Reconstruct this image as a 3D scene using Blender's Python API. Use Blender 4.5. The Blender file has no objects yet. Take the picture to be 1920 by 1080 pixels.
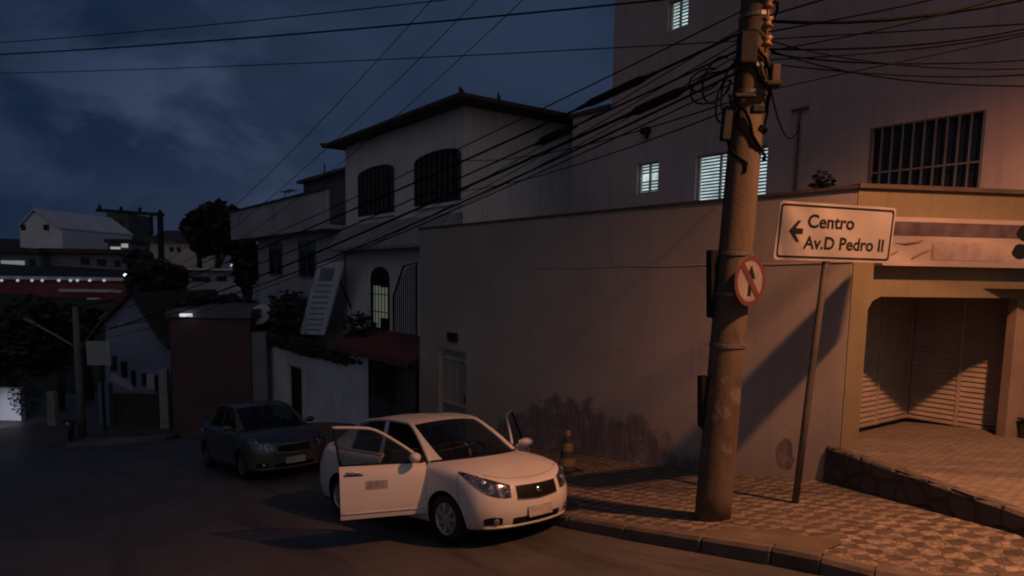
import bpy, math, random
from mathutils import Vector, Matrix, noise
random.seed(7)
sc = bpy.context.scene
COL = sc.collection
R_ = math.radians

# ------------------------------------------------------------------ camera model
FPX, PITCH, ROLL, H = 1300.0, R_(6.5), R_(0.92), 2.75
PPX, PPY = 960.0, 668.0
cF = Vector((0, math.cos(PITCH), -math.sin(PITCH)))
cU0 = Vector((0, math.sin(PITCH), math.cos(PITCH)))
cR0 = Vector((1, 0, 0))
cR = cR0*math.cos(ROLL) + cU0*math.sin(ROLL)
cU = -cR0*math.sin(ROLL) + cU0*math.cos(ROLL)
CAM = Vector((0, 0, H))
def ray(x, y): return cF + (x-PPX)/FPX*cR - (y-PPY)/FPX*cU
ALPHA = R_(36.34)                      # heading of the sloping street, left of the view axis
dV = Vector((-math.sin(ALPHA), math.cos(ALPHA), 0))   # down the street
nV = Vector((math.cos(ALPHA), math.sin(ALPHA), 0))    # from the road towards the pink wall
SL, Z0 = 0.19, 0.9292                  # street slope
def at(x, y, Y):
    q = ray(x, y); return CAM + q*(Y/q.y)
def st(P): return Vector((P.dot(nV), P.dot(dV), P.z))          # world -> street (n, t, z)
def on_n(x, y, n):
    q = ray(x, y); return st(CAM + q*(n/q.dot(nV)))
def on_t(x, y, t):
    q = ray(x, y); return st(CAM + q*(t/q.dot(dV)))
def W(n, t, z): return nV*n + dV*t + Vector((0, 0, z))
ZA = Z0 - SL*5.5; ZB = ZA - (SL+0.125)*0.5*2.5; ZC = ZB - 0.125*13; ZE = ZC - 0.1625*4; ZF = ZE - 0.20*6; ZD = ZF - 0.10*4
def zw(t):                             # sidewalk level along the street
    if t < -3: return Z0 + SL*3 + 0.02*(-3-t)
    if t < 5.5: return Z0 - SL*t
    if t < 8: u = t-5.5; return ZA - SL*u + (SL-0.125)*u*u/5.0
    if t < 21: return ZB - 0.125*(t-8)
    if t < 25: u = t-21; return ZC - 0.125*u - 0.075*u*u/8
    if t < 31: return ZE - 0.20*(t-25)
    if t < 35: u = t-31; return ZF - 0.20*u + 0.20*u*u/8
    if t < 48: return ZD
    if t < 230: return ZD + 15.4*(((t-48)/182)**0.85)
    return ZD + 15.4 + (t-230)*0.002
def zr(t): return zw(t) - 0.15
def on_road(x, y, off=-0.15):
    q = ray(x, y); lo, hi = 0.5, 60.0
    for _ in range(60):
        k = (lo+hi)/2; P = CAM + q*k
        if P.z > zw(P.dot(dV))+off: lo = k
        else: hi = k
    return CAM + q*lo

# ------------------------------------------------------------------ materials
MATS = {}
def newmat(name):
    m = bpy.data.materials.new(name); m.use_nodes = True
    nt = m.node_tree; b = nt.nodes['Principled BSDF']; MATS[name] = m
    return m, nt, b
def nd(nt, t, **kw):
    n = nt.nodes.new(t)
    for k, v in kw.items(): setattr(n, k, v)
    return n
def rgba(c): return (c[0], c[1], c[2], 1)
def mixc(nt, fac, a, b, mode='MIX'):
    n = nd(nt, 'ShaderNodeMix', data_type='RGBA', blend_type=mode)
    for s, v in ((0, fac), (6, a), (7, b)):
        if hasattr(v, 'is_linked') or hasattr(v, 'links'): nt.links.new(v, n.inputs[s])
        elif isinstance(v, (tuple, list)): n.inputs[s].default_value = rgba(v)
        else: n.inputs[s].default_value = v
    return n.outputs[2]
def mth(nt, op, a, b=None, clamp=False):
    n = nd(nt, 'ShaderNodeMath', operation=op); n.use_clamp = clamp
    for i, v in enumerate((a, b)):
        if v is None: continue
        if hasattr(v, 'links'): nt.links.new(v, n.inputs[i])
        else: n.inputs[i].default_value = v
    return n.outputs[0]
def ramp(nt, fac, p0, p1, c0=(0, 0, 0), c1=(1, 1, 1)):
    n = nd(nt, 'ShaderNodeValToRGB'); e = n.color_ramp.elements
    e[0].position = p0; e[1].position = p1; e[0].color = rgba(c0); e[1].color = rgba(c1)
    nt.links.new(fac, n.inputs[0]); return n.outputs[0]
def noisen(nt, vec, scale, detail=6, rough=0.6, dist=0.0):
    n = nd(nt, 'ShaderNodeTexNoise'); n.inputs['Scale'].default_value = scale
    n.inputs['Detail'].default_value = detail; n.inputs['Roughness'].default_value = rough
    n.inputs['Distortion'].default_value = dist
    nt.links.new(vec, n.inputs['Vector']); return n.outputs['Fac']
def coords(nt, scale=None, kind='Object'):
    tc = nd(nt, 'ShaderNodeTexCoord'); o = tc.outputs[kind]
    if scale:
        mp = nd(nt, 'ShaderNodeMapping'); mp.inputs['Scale'].default_value = scale
        nt.links.new(o, mp.inputs['Vector']); return mp.outputs['Vector']
    return o
def bumpn(nt, b, h, strength=0.3, dist=0.02):
    n = nd(nt, 'ShaderNodeBump'); n.inputs['Strength'].default_value = strength
    n.inputs['Distance'].default_value = dist
    nt.links.new(h, n.inputs['Height']); nt.links.new(n.outputs[0], b.inputs['Normal'])
def mat(name, col, rough=0.8, var=0.25, scale=2.0, bump=0.0, metal=0.0, fine=0.0, streak=0.0, spec=0.3):
    if name in MATS: return MATS[name]
    m, nt, b = newmat(name)
    v = coords(nt)
    f = ramp(nt, noisen(nt, v, scale), 0.3, 0.7)
    c = mixc(nt, f, tuple(x*(1-var) for x in col), tuple(min(1, x*(1+var*0.6)) for x in col))
    if streak:
        vs = coords(nt, (6, 6, 0.35)); fs = ramp(nt, noisen(nt, vs, 1.2, 4), 0.5, 0.75)
        c = mixc(nt, mth(nt, 'MULTIPLY', fs, streak), c, tuple(x*0.45 for x in col))
    if fine:
        ff = noisen(nt, v, scale*25, 3); c = mixc(nt, mth(nt, 'MULTIPLY', ff, fine), c, tuple(x*0.3 for x in col))
    nt.links.new(c, b.inputs['Base Color'])
    b.inputs['Roughness'].default_value = rough; b.inputs['Metallic'].default_value = metal
    b.inputs['Specular IOR Level'].default_value = spec
    if bump: bumpn(nt, b, noisen(nt, v, scale*12, 5), bump, 0.02)
    return m
def emis(name, col, s):
    if name in MATS: return MATS[name]
    m, nt, b = newmat(name)
    b.inputs['Base Color'].default_value = rgba(col)
    b.inputs['Emission Color'].default_value = rgba(col); b.inputs['Emission Strength'].default_value = s
    return m

def emis_var(name, ca, cb, s):
    m, nt, b = newmat(name); f = ramp(nt, noisen(nt, coords(nt, (1, 1.2, 1.5)), 2.2, 3), 0.35, 0.65)
    c = mixc(nt, f, tuple(x*0.55 for x in ca), cb); nt.links.new(c, b.inputs['Emission Color']); b.inputs['Emission Strength'].default_value = s
    b.inputs['Base Color'].default_value = rgba(ca); return m
def m_asphalt():
    m, nt, b = newmat('asphalt'); v = coords(nt)
    f1 = ramp(nt, noisen(nt, v, 0.35, 5), 0.35, 0.7)
    c = mixc(nt, f1, (0.046, 0.044, 0.042), (0.088, 0.080, 0.073))
    vp = coords(nt, (1.2, 0.18, 1)); f2 = ramp(nt, noisen(nt, vp, 1.0, 6, 0.65, 0.6), 0.52, 0.62)
    c = mixc(nt, mth(nt, 'MULTIPLY', f2, 0.75), c, (0.026, 0.025, 0.024))
    f3 = ramp(nt, noisen(nt, v, 60, 3), 0.45, 0.75); c = mixc(nt, mth(nt, 'MULTIPLY', f3, 0.5), c, (0.10, 0.09, 0.08))
    cr = nd(nt, 'ShaderNodeTexVoronoi', feature='DISTANCE_TO_EDGE'); cr.inputs['Scale'].default_value = 0.55
    dv = nd(nt, 'ShaderNodeVectorMath', operation='ADD'); nz = nd(nt, 'ShaderNodeTexNoise'); nz.inputs['Scale'].default_value = 1.5
    nt.links.new(v, nz.inputs['Vector']); nt.links.new(v, dv.inputs[0]); nt.links.new(nz.outputs['Color'], dv.inputs[1])
    nt.links.new(dv.outputs[0], cr.inputs['Vector'])
    c = mixc(nt, ramp(nt, cr.outputs['Distance'], 0.0, 0.006, (0.35, 0.35, 0.35), (0, 0, 0)), c, (0.02, 0.02, 0.02))
    f4 = ramp(nt, noisen(nt, coords(nt, (0.5, 0.5, 1)), 2.0, 7, 0.7), 0.50, 0.58); c = mixc(nt, mth(nt, 'MULTIPLY', f4, 0.35), c, (0.095, 0.085, 0.075))
    vs = nd(nt, 'ShaderNodeTexVoronoi'); vs.inputs['Scale'].default_value = 140; nt.links.new(v, vs.inputs['Vector']); c = mixc(nt, ramp(nt, vs.outputs['Distance'], 0.15, 0.45, (0.4, 0.4, 0.4), (0, 0, 0)), c, (0.14, 0.125, 0.11))
    nt.links.new(c, b.inputs['Base Color']); b.inputs['Roughness'].default_value = 0.52
    b.inputs['Specular IOR Level'].default_value = 0.5
    bumpn(nt, b, noisen(nt, v, 90, 4), 0.5, 0.01)
    return m
def m_soil():
    return mat('hillside_soil', (0.035, 0.04, 0.03), 0.95, 0.5, 0.1)
def m_paving():
    m, nt, b = newmat('patterned_paving'); v = coords(nt)
    nz = nd(nt, 'ShaderNodeTexNoise'); nz.inputs['Scale'].default_value = 3.4; nt.links.new(v, nz.inputs['Vector'])
    sc_ = nd(nt, 'ShaderNodeVectorMath', operation='SCALE'); sc_.inputs['Scale'].default_value = 0.21
    nt.links.new(nz.outputs['Color'], sc_.inputs[0])
    ad = nd(nt, 'ShaderNodeVectorMath', operation='ADD'); nt.links.new(v, ad.inputs[0]); nt.links.new(sc_.outputs[0], ad.inputs[1])
    mp = nd(nt, 'ShaderNodeMapping'); mp.inputs['Rotation'].default_value = (0, 0, R_(45)); mp.inputs['Scale'].default_value = (1.0, 1.0, 0.0)
    nt.links.new(ad.outputs[0], mp.inputs['Vector'])
    ch = nd(nt, 'ShaderNodeTexChecker'); ch.inputs['Scale'].default_value = 6.6; nt.links.new(mp.outputs[0], ch.inputs['Vector'])
    wear = ramp(nt, noisen(nt, v, 5, 6, 0.7), 0.40, 0.60)
    big = ramp(nt, noisen(nt, v, 0.7, 4), 0.40, 0.62)
    light = mixc(nt, wear, (0.13, 0.10, 0.072), (0.27, 0.218, 0.16))
    dark = mixc(nt, wear, (0.042, 0.031, 0.024), (0.098, 0.070, 0.053))
    brk = ramp(nt, noisen(nt, v, 9, 5, 0.7), 0.36, 0.50); c = mixc(nt, mth(nt, 'MULTIPLY', ch.outputs['Fac'], mth(nt, 'ADD', 0.35, mth(nt, 'MULTIPLY', brk, 0.65))), dark, light)
    c = mixc(nt, mth(nt, 'MULTIPLY', big, 0.35), c, (0.10, 0.075, 0.055))
    vo = nd(nt, 'ShaderNodeTexVoronoi', feature='DISTANCE_TO_EDGE'); vo.inputs['Scale'].default_value = 11; nt.links.new(v, vo.inputs['Vector'])
    c = mixc(nt, ramp(nt, vo.outputs['Distance'], 0.02, 0.10, (0.6, 0.6, 0.6), (0, 0, 0)), c, (0.03, 0.026, 0.022))
    nt.links.new(c, b.inputs['Base Color']); b.inputs['Roughness'].default_value = 0.85
    bumpn(nt, b, mth(nt, 'ADD', vo.outputs['Distance'], noisen(nt, v, 14, 5)), 0.6, 0.02)
    return m
def m_ramp():
    m, nt, b = newmat('ramp_paving'); v = coords(nt)
    br = nd(nt, 'ShaderNodeTexBrick'); br.inputs['Scale'].default_value = 3.2
    br.inputs['Color1'].default_value = (0.22, 0.185, 0.145, 1); br.inputs['Color2'].default_value = (0.155, 0.125, 0.097, 1)
    br.inputs['Mortar'].default_value = (0.06, 0.048, 0.04, 1); br.inputs['Mortar Size'].default_value = 0.03
    mp = nd(nt, 'ShaderNodeMapping'); mp.inputs['Rotation'].default_value = (0, 0, R_(38)); nt.links.new(v, mp.inputs['Vector'])
    nt.links.new(mp.outputs[0], br.inputs['Vector'])
    w = ramp(nt, noisen(nt, v, 1.6, 7, 0.7), 0.42, 0.62)
    c = mixc(nt, mth(nt, 'MULTIPLY', w, 0.45), br.outputs['Color'], (0.165, 0.135, 0.105)); w2 = ramp(nt, noisen(nt, v, 7, 6, 0.75), 0.48, 0.62); c = mixc(nt, mth(nt, 'MULTIPLY', w2, 0.5), c, (0.085, 0.065, 0.05))
    vo = nd(nt, 'ShaderNodeTexVoronoi', feature='DISTANCE_TO_EDGE'); vo.inputs['Scale'].default_value = 0.8
    nz = nd(nt, 'ShaderNodeTexNoise'); nz.inputs['Scale'].default_value = 2.0; nt.links.new(v, nz.inputs['Vector'])
    ad = nd(nt, 'ShaderNodeVectorMath', operation='ADD'); nt.links.new(v, ad.inputs[0]); nt.links.new(nz.outputs['Color'], ad.inputs[1])
    nt.links.new(ad.outputs[0], vo.inputs['Vector'])
    c = mixc(nt, ramp(nt, vo.outputs['Distance'], 0.0, 0.02, (0.35, 0.35, 0.35), (0, 0, 0)), c, (0.05, 0.04, 0.034))
    nt.links.new(c, b.inputs['Base Color']); b.inputs['Roughness'].default_value = 0.9
    bumpn(nt, b, noisen(nt, v, 18, 5), 0.6, 0.02)
    return m
def m_stone():
    m, nt, b = newmat('rubble_stone'); v = coords(nt, (1, 1, 1.35))
    vo = nd(nt, 'ShaderNodeTexVoronoi', feature='DISTANCE_TO_EDGE'); vo.inputs['Scale'].default_value = 3.0; vo.inputs['Randomness'].default_value = 0.8; nt.links.new(v, vo.inputs['Vector'])
    vc = nd(nt, 'ShaderNodeTexVoronoi'); vc.inputs['Scale'].default_value = 3.0; vc.inputs['Randomness'].default_value = 0.8; nt.links.new(v, vc.inputs['Vector'])
    g = ramp(nt, vc.outputs['Color'], 0.2, 0.9, (0.075, 0.062, 0.052), (0.14, 0.118, 0.10))
    g = mixc(nt, mth(nt, 'MULTIPLY', noisen(nt, v, 9), 0.6), g, (0.06, 0.05, 0.045))
    c = mixc(nt, ramp(nt, vo.outputs['Distance'], 0.0, 0.06, (.8, .8, .8), (0, 0, 0)), g, (0.03, 0.026, 0.023))
    nt.links.new(c, b.inputs['Base Color']); b.inputs['Roughness'].default_value = 0.9
    bumpn(nt, b, ramp(nt, vo.outputs['Distance'], 0.0, 0.12), 0.8, 0.04)
    return m
def m_pinkwall():
    # painted render with a big area of flaking paint low down, patched bands and rain streaks
    m, nt, b = newmat('pink_render'); v = coords(nt)
    sp = nd(nt, 'ShaderNodeSeparateXYZ'); nt.links.new(v, sp.inputs[0])
    f = ramp(nt, noisen(nt, v, 0.5, 5), 0.3, 0.7)
    c = mixc(nt, f, (0.335, 0.298, 0.262), (0.43, 0.372, 0.328))
    vs = coords(nt, (3, 3, 0.22)); fs = ramp(nt, noisen(nt, vs, 1.5, 5), 0.52, 0.78)
    c = mixc(nt, mth(nt, 'MULTIPLY', fs, 0.35), c, (0.20, 0.165, 0.15))
    pr = nd(nt, 'ShaderNodeTexVoronoi'); pr.inputs['Scale'].default_value = 0.42; nt.links.new(coords(nt, (1, 1, 0.8)), pr.inputs['Vector'])
    c = mixc(nt, 0.30, c, mixc(nt, pr.outputs['Color'], (0.33, 0.27, 0.245), (0.50, 0.415, 0.375)))
    hc = nd(nt, 'ShaderNodeTexVoronoi', feature='DISTANCE_TO_EDGE'); hc.inputs['Scale'].default_value = 0.55; nt.links.new(coords(nt, (1, 1, 1.3)), hc.inputs['Vector'])
    c = mixc(nt, ramp(nt, hc.outputs['Distance'], 0.0, 0.006, (0.25, 0.25, 0.25), (0, 0, 0)), c, (0.15, 0.12, 0.11))
    low = ramp(nt, mth(nt, 'ADD', sp.outputs['Z'], mth(nt, 'MULTIPLY', noisen(nt, v, 2.2, 5), 0.6)), 0.1, 1.0)
    c = mixc(nt, mth(nt, 'MULTIPLY', mth(nt, 'SUBTRACT', 1.0, low), 0.2), c, (0.15, 0.12, 0.11))
    # flaked patch: local y is metres down the street from the right end, z metres up; a ragged mound
    na = noisen(nt, coords(nt, (1, 1.0, 1.0)), 2.4, 4, 0.6); nb = noisen(nt, coords(nt, (1, 1.0, 1.0)), 1.1, 4, 0.6)
    dy = mth(nt, 'SUBTRACT', sp.outputs['Y'], 5.0)
    top = mth(nt, 'SUBTRACT', 0.52, mth(nt, 'MULTIPLY', 0.115, mth(nt, 'MULTIPLY', dy, dy)))
    zz = mth(nt, 'ADD', sp.outputs['Z'], mth(nt, 'ADD', mth(nt, 'MULTIPLY', mth(nt, 'SUBTRACT', na, 0.5), 1.1), mth(nt, 'MULTIPLY', mth(nt, 'SUBTRACT', nb, 0.5), 0.9)))
    p1 = ramp(nt, mth(nt, 'SUBTRACT', top, zz), 0.0, 0.20)
    ey = mth(nt, 'MULTIPLY', mth(nt, 'SUBTRACT', sp.outputs['Y'], 0.78), 5.5); ez = mth(nt, 'MULTIPLY', mth(nt, 'SUBTRACT', sp.outputs['Z'], 0.28), 3.6)
    p2 = mth(nt, 'LESS_THAN', mth(nt, 'ADD', mth(nt, 'ADD', mth(nt, 'MULTIPLY', ey, ey), mth(nt, 'MULTIPLY', ez, ez)), mth(nt, 'MULTIPLY', mth(nt, 'SUBTRACT', na, 0.5), 2.5)), 0.8)
    p = mth(nt, 'MULTIPLY', mth(nt, 'MAXIMUM', p1, p2), ramp(nt, noisen(nt, v, 3.2, 6, 0.7), 0.32, 0.46))
    pc = mixc(nt, ramp(nt, noisen(nt, coords(nt, (1, 3, 0.5)), 4, 6), 0.4, 0.6), (0.125, 0.105, 0.11), (0.20, 0.165, 0.165))
    c = mixc(nt, mth(nt, 'MULTIPLY', p, 0.95), c, pc)
    nt.links.new(c, b.inputs['Base Color']); b.inputs['Roughness'].default_value = 0.9; b.inputs['Specular IOR Level'].default_value = 0.15
    bumpn(nt, b, mth(nt, 'SUBTRACT', noisen(nt, v, 22, 4), mth(nt, 'MULTIPLY', p, 1.2)), 0.18, 0.010)
    return m
def m_poleconc():
    m, nt, b = newmat('pole_concrete'); v = coords(nt)
    f = ramp(nt, noisen(nt, coords(nt, (2, 2, 0.5)), 2.2, 6), 0.35, 0.65)
    c = mixc(nt, f, (0.060, 0.043, 0.026), (0.110, 0.080, 0.048))
    sp = nd(nt, 'ShaderNodeSeparateXYZ'); nt.links.new(v, sp.inputs[0])
    pat = ramp(nt, noisen(nt, coords(nt, (3.5, 3.5, 2.2)), 1.6, 4, 0.6, 1.2), 0.56, 0.60)
    zone = mth(nt, 'MULTIPLY', mth(nt, 'LESS_THAN', sp.outputs['Z'], 2.3), mth(nt, 'GREATER_THAN', sp.outputs['Z'], 0.7))
    c = mixc(nt, mth(nt, 'MULTIPLY', mth(nt, 'MULTIPLY', pat, zone), 0.8), c, (0.05, 0.042, 0.038))
    pal = ramp(nt, noisen(nt, coords(nt, (4, 4, 3)), 1.3, 4), 0.58, 0.62)
    c = mixc(nt, mth(nt, 'MULTIPLY', mth(nt, 'MULTIPLY', pal, zone), 0.3), c, (0.24, 0.20, 0.15))
    nt.links.new(c, b.inputs['Base Color']); b.inputs['Roughness'].default_value = 0.85
    bumpn(nt, b, noisen(nt, v, 25, 5), 0.5, 0.01); return m
def m_tile(name, col):
    if name in MATS: return MATS[name]
    m, nt, b = newmat(name); v = coords(nt)
    wv = nd(nt, 'ShaderNodeTexWave'); wv.inputs['Scale'].default_value = 1.6; wv.bands_direction = 'Y'; nt.links.new(v, wv.inputs['Vector'])
    f = ramp(nt, noisen(nt, v, 3, 6), 0.3, 0.7)
    c = mixc(nt, f, tuple(x*0.55 for x in col), col); c = mixc(nt, mth(nt, 'MULTIPLY', wv.outputs['Fac'], 0.4), c, tuple(x*0.35 for x in col))
    nt.links.new(c, b.inputs['Base Color']); b.inputs['Roughness'].default_value = 0.9
    bumpn(nt, b, wv.outputs['Fac'], 0.8, 0.05); return m
def m_glass(name, col=(0.01, 0.012, 0.015), alpha=None):
    m, nt, b = newmat(name); b.inputs['Base Color'].default_value = rgba(col); b.inputs['Roughness'].default_value = 0.06
    b.inputs['Specular IOR Level'].default_value = 0.5
    if alpha is not None:
        out = nt.nodes['Material Output']; tr = nd(nt, 'ShaderNodeBsdfTransparent'); tr.inputs[0].default_value = (0.75, 0.8, 0.8, 1)
        ms = nd(nt, 'ShaderNodeMixShader'); ms.inputs[0].default_value = alpha
        nt.links.new(tr.outputs[0], ms.inputs[1]); nt.links.new(b.outputs[0], ms.inputs[2]); nt.links.new(ms.outputs[0], out.inputs[0])
    return m
def m_paint(name, col, rough=0.3, coat=0.5, metal=0.0):
    m, nt, b = newmat(name); v = coords(nt)
    f = ramp(nt, noisen(nt, v, 1.5, 6), 0.35, 0.75)
    c = mixc(nt, f, col, tuple(x*0.86 for x in col))
    sp = nd(nt, 'ShaderNodeSeparateXYZ'); nt.links.new(v, sp.inputs[0])
    dirt = ramp(nt, mth(nt, 'ADD', sp.outputs['Z'], mth(nt, 'MULTIPLY', noisen(nt, v, 5, 5), 0.25)), 0.28, 0.62, (0.45, 0.45, 0.45), (0, 0, 0))
    c = mixc(nt, dirt, c, (0.20, 0.17, 0.14))
    nt.links.new(c, b.inputs['Base Color']); b.inputs['Roughness'].default_value = rough; b.inputs['Metallic'].default_value = metal
    b.inputs['Coat Weight'].default_value = coat; b.inputs['Coat Roughness'].default_value = 0.08
    return m
def m_leaf(name, a, b_):
    if name in MATS: return MATS[name]
    m, nt, b = newmat(name); v = coords(nt)
    f = ramp(nt, noisen(nt, v, 1.2, 5), 0.35, 0.65); c = mixc(nt, f, a, b_)
    nt.links.new(c, b.inputs['Base Color']); b.inputs['Roughness'].default_value = 0.75; return m
def m_stripe(name, ca, cb, axis, period):
    m, nt, b = newmat(name); v = coords(nt); sp = nd(nt, 'ShaderNodeSeparateXYZ'); nt.links.new(v, sp.inputs[0])
    fr = mth(nt, 'FRACT', mth(nt, 'DIVIDE', sp.outputs[axis], period)); g = mth(nt, 'GREATER_THAN', fr, 0.5)
    w = mixc(nt, mth(nt, 'MULTIPLY', noisen(nt, v, 8, 5), 0.5), mixc(nt, g, ca, cb), (0.08, 0.07, 0.06))
    nt.links.new(w, b.inputs['Base Color']); b.inputs['Roughness'].default_value = 0.7; return m
def m_smudge():
    m, nt, b = newmat('faded_print'); v = coords(nt)
    f1 = ramp(nt, noisen(nt, coords(nt, (9, 1, 5)), 1.0, 3, 0.5), 0.40, 0.60); f2 = ramp(nt, noisen(nt, coords(nt, (1.2, 1, 0.4)), 1.5, 2), 0.35, 0.65)
    c = mixc(nt, mth(nt, 'MULTIPLY', f1, f2), (0.37, 0.305, 0.268), (0.22, 0.125, 0.105))
    nt.links.new(c, b.inputs['Base Color']); b.inputs['Roughness'].default_value = 0.6; return m
def m_headlight():
    m, nt, b = newmat('headlight_glass'); v = coords(nt)
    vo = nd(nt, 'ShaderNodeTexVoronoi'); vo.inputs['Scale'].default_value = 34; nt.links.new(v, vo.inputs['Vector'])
    c = ramp(nt, vo.outputs['Color'], 0.25, 0.85, (0.018, 0.018, 0.03), (0.34, 0.35, 0.50))  # bright cells in the colour paint the sparkle inside the lamp
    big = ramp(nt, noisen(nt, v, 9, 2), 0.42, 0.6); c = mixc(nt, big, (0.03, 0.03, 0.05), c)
    nt.links.new(c, b.inputs['Base Color']); b.inputs['Roughness'].default_value = 0.12; b.inputs['Metallic'].default_value = 0.35
    b.inputs['Coat Weight'].default_value = 0.8; b.inputs['Coat Roughness'].default_value = 0.05; return m
def m_banner():
    m, nt, b = newmat('shop_banner_print'); v = coords(nt)
    f = ramp(nt, noisen(nt, coords(nt, (0.9, 1, 2.5)), 1.6, 3), 0.4, 0.65)
    c = mixc(nt, f, (0.34, 0.275, 0.24), (0.40, 0.335, 0.295))
    nt.links.new(c, b.inputs['Base Color']); b.inputs['Roughness'].default_value = 0.6; return m

asphalt, soil, paving, ramp_m, stone, pink, poleconc = m_asphalt(), m_soil(), m_paving(), m_ramp(), m_stone(), m_pinkwall(), m_poleconc()
concrete = mat('kerb_concrete', (0.115, 0.095, 0.074), 0.9, 0.4, 3, 0.5, fine=0.3)
palecon = mat('pale_concrete', (0.30, 0.30, 0.29), 0.9, 0.3, 2, 0.3)
ochre = mat('ochre_paint', (0.205, 0.170, 0.100), 0.85, 0.18, 0.9, 0.15, streak=0.25)
tallm = mat('brown_pink_paint', (0.50, 0.385, 0.365), 0.9, 0.2, 0.4, 0.15, streak=0.35)
housem = mat('house_white_render', (0.76, 0.70, 0.68), 0.9, 0.2, 0.6, 0.15, streak=0.45)
house2m = mat('house_grey_render', (0.40, 0.39, 0.41), 0.9, 0.25, 0.5, 0.15, streak=0.5)
whitewall = mat('white_wall_paint', (0.60, 0.60, 0.61), 0.9, 0.25, 0.7, 0.15, streak=0.35)
rooftile = m_tile('roof_tile', (0.10, 0.065, 0.05)); redtile = m_tile('red_sheet_roof', (0.20, 0.045, 0.04))
darkmetal = mat('dark_metal', (0.018, 0.018, 0.019), 0.6, 0.3, 5, 0, 0.2)
greymetal = mat('grey_metal', (0.20, 0.20, 0.20), 0.5, 0.3, 5, 0.1, 0.6)
whitemetal = mat('white_painted_metal', (0.42, 0.40, 0.37), 0.55, 0.25, 4, 0.1)
gatepaint = mat('beige_gate_paint', (0.34, 0.275, 0.225), 0.6, 0.2, 3, 0.1)
blackrub = mat('black_rubber', (0.012, 0.012, 0.012), 0.75, 0.3, 6)
cablem = mat('cable_black', (0.0035, 0.0035, 0.004), 0.85, 0.2, 6, spec=0.08)
glassdark = m_glass('dark_window_glass', (0.02, 0.024, 0.03)); carglass = m_glass('car_glass', (0.006, 0.007, 0.008), 0.62); sideglass = m_glass('car_side_glass', (0.006, 0.007, 0.008), 0.45)
litwin = emis_var('lit_window', (0.64, 0.82, 0.86), (0.80, 0.90, 0.92), 0.75)
litdim = emis('dim_lit_pane', (0.55, 0.62, 0.46), 0.10)
lampwhite = emis('white_lamp', (0.85, 0.92, 1.0), 1.6)
lampfar = emis('far_lamp', (0.80, 0.86, 0.95), 0.42)
lampsod = emis('sodium_lamp', (1.0, 0.42, 0.16), 30)
leafdark = m_leaf('dark_foliage', (0.012, 0.018, 0.010), (0.035, 0.05, 0.022))
leafmid = m_leaf('mid_foliage', (0.02, 0.028, 0.014), (0.055, 0.07, 0.035))
bark = mat('bark', (0.06, 0.045, 0.035), 0.95, 0.4, 6, 0.6)
whitepaint = m_paint('white_car_paint', (0.60, 0.57, 0.54), 0.38, 0.35)
silverpaint = m_paint('dark_silver_car_paint', (0.062, 0.060, 0.058), 0.38, 0.35, 0.15)
chrome = mat('chrome', (0.55, 0.55, 0.56), 0.18, 0.1, 5, 0, 1.0)
plastic = mat('black_plastic', (0.006, 0.006, 0.006), 0.55, 0.2, 8, spec=0.2)
signwhite = mat('sign_white_sheet', (0.34, 0.31, 0.275), 0.5, 0.12, 2.5, spec=0.25)
signblack = mat('sign_black_film', (0.012, 0.011, 0.012), 0.5, 0.1, 4)
signred = mat('sign_red_film', (0.105, 0.036, 0.032), 0.5, 0.15, 4)
interior = mat('car_interior', (0.035, 0.034, 0.034), 0.85, 0.2, 6)

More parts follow.
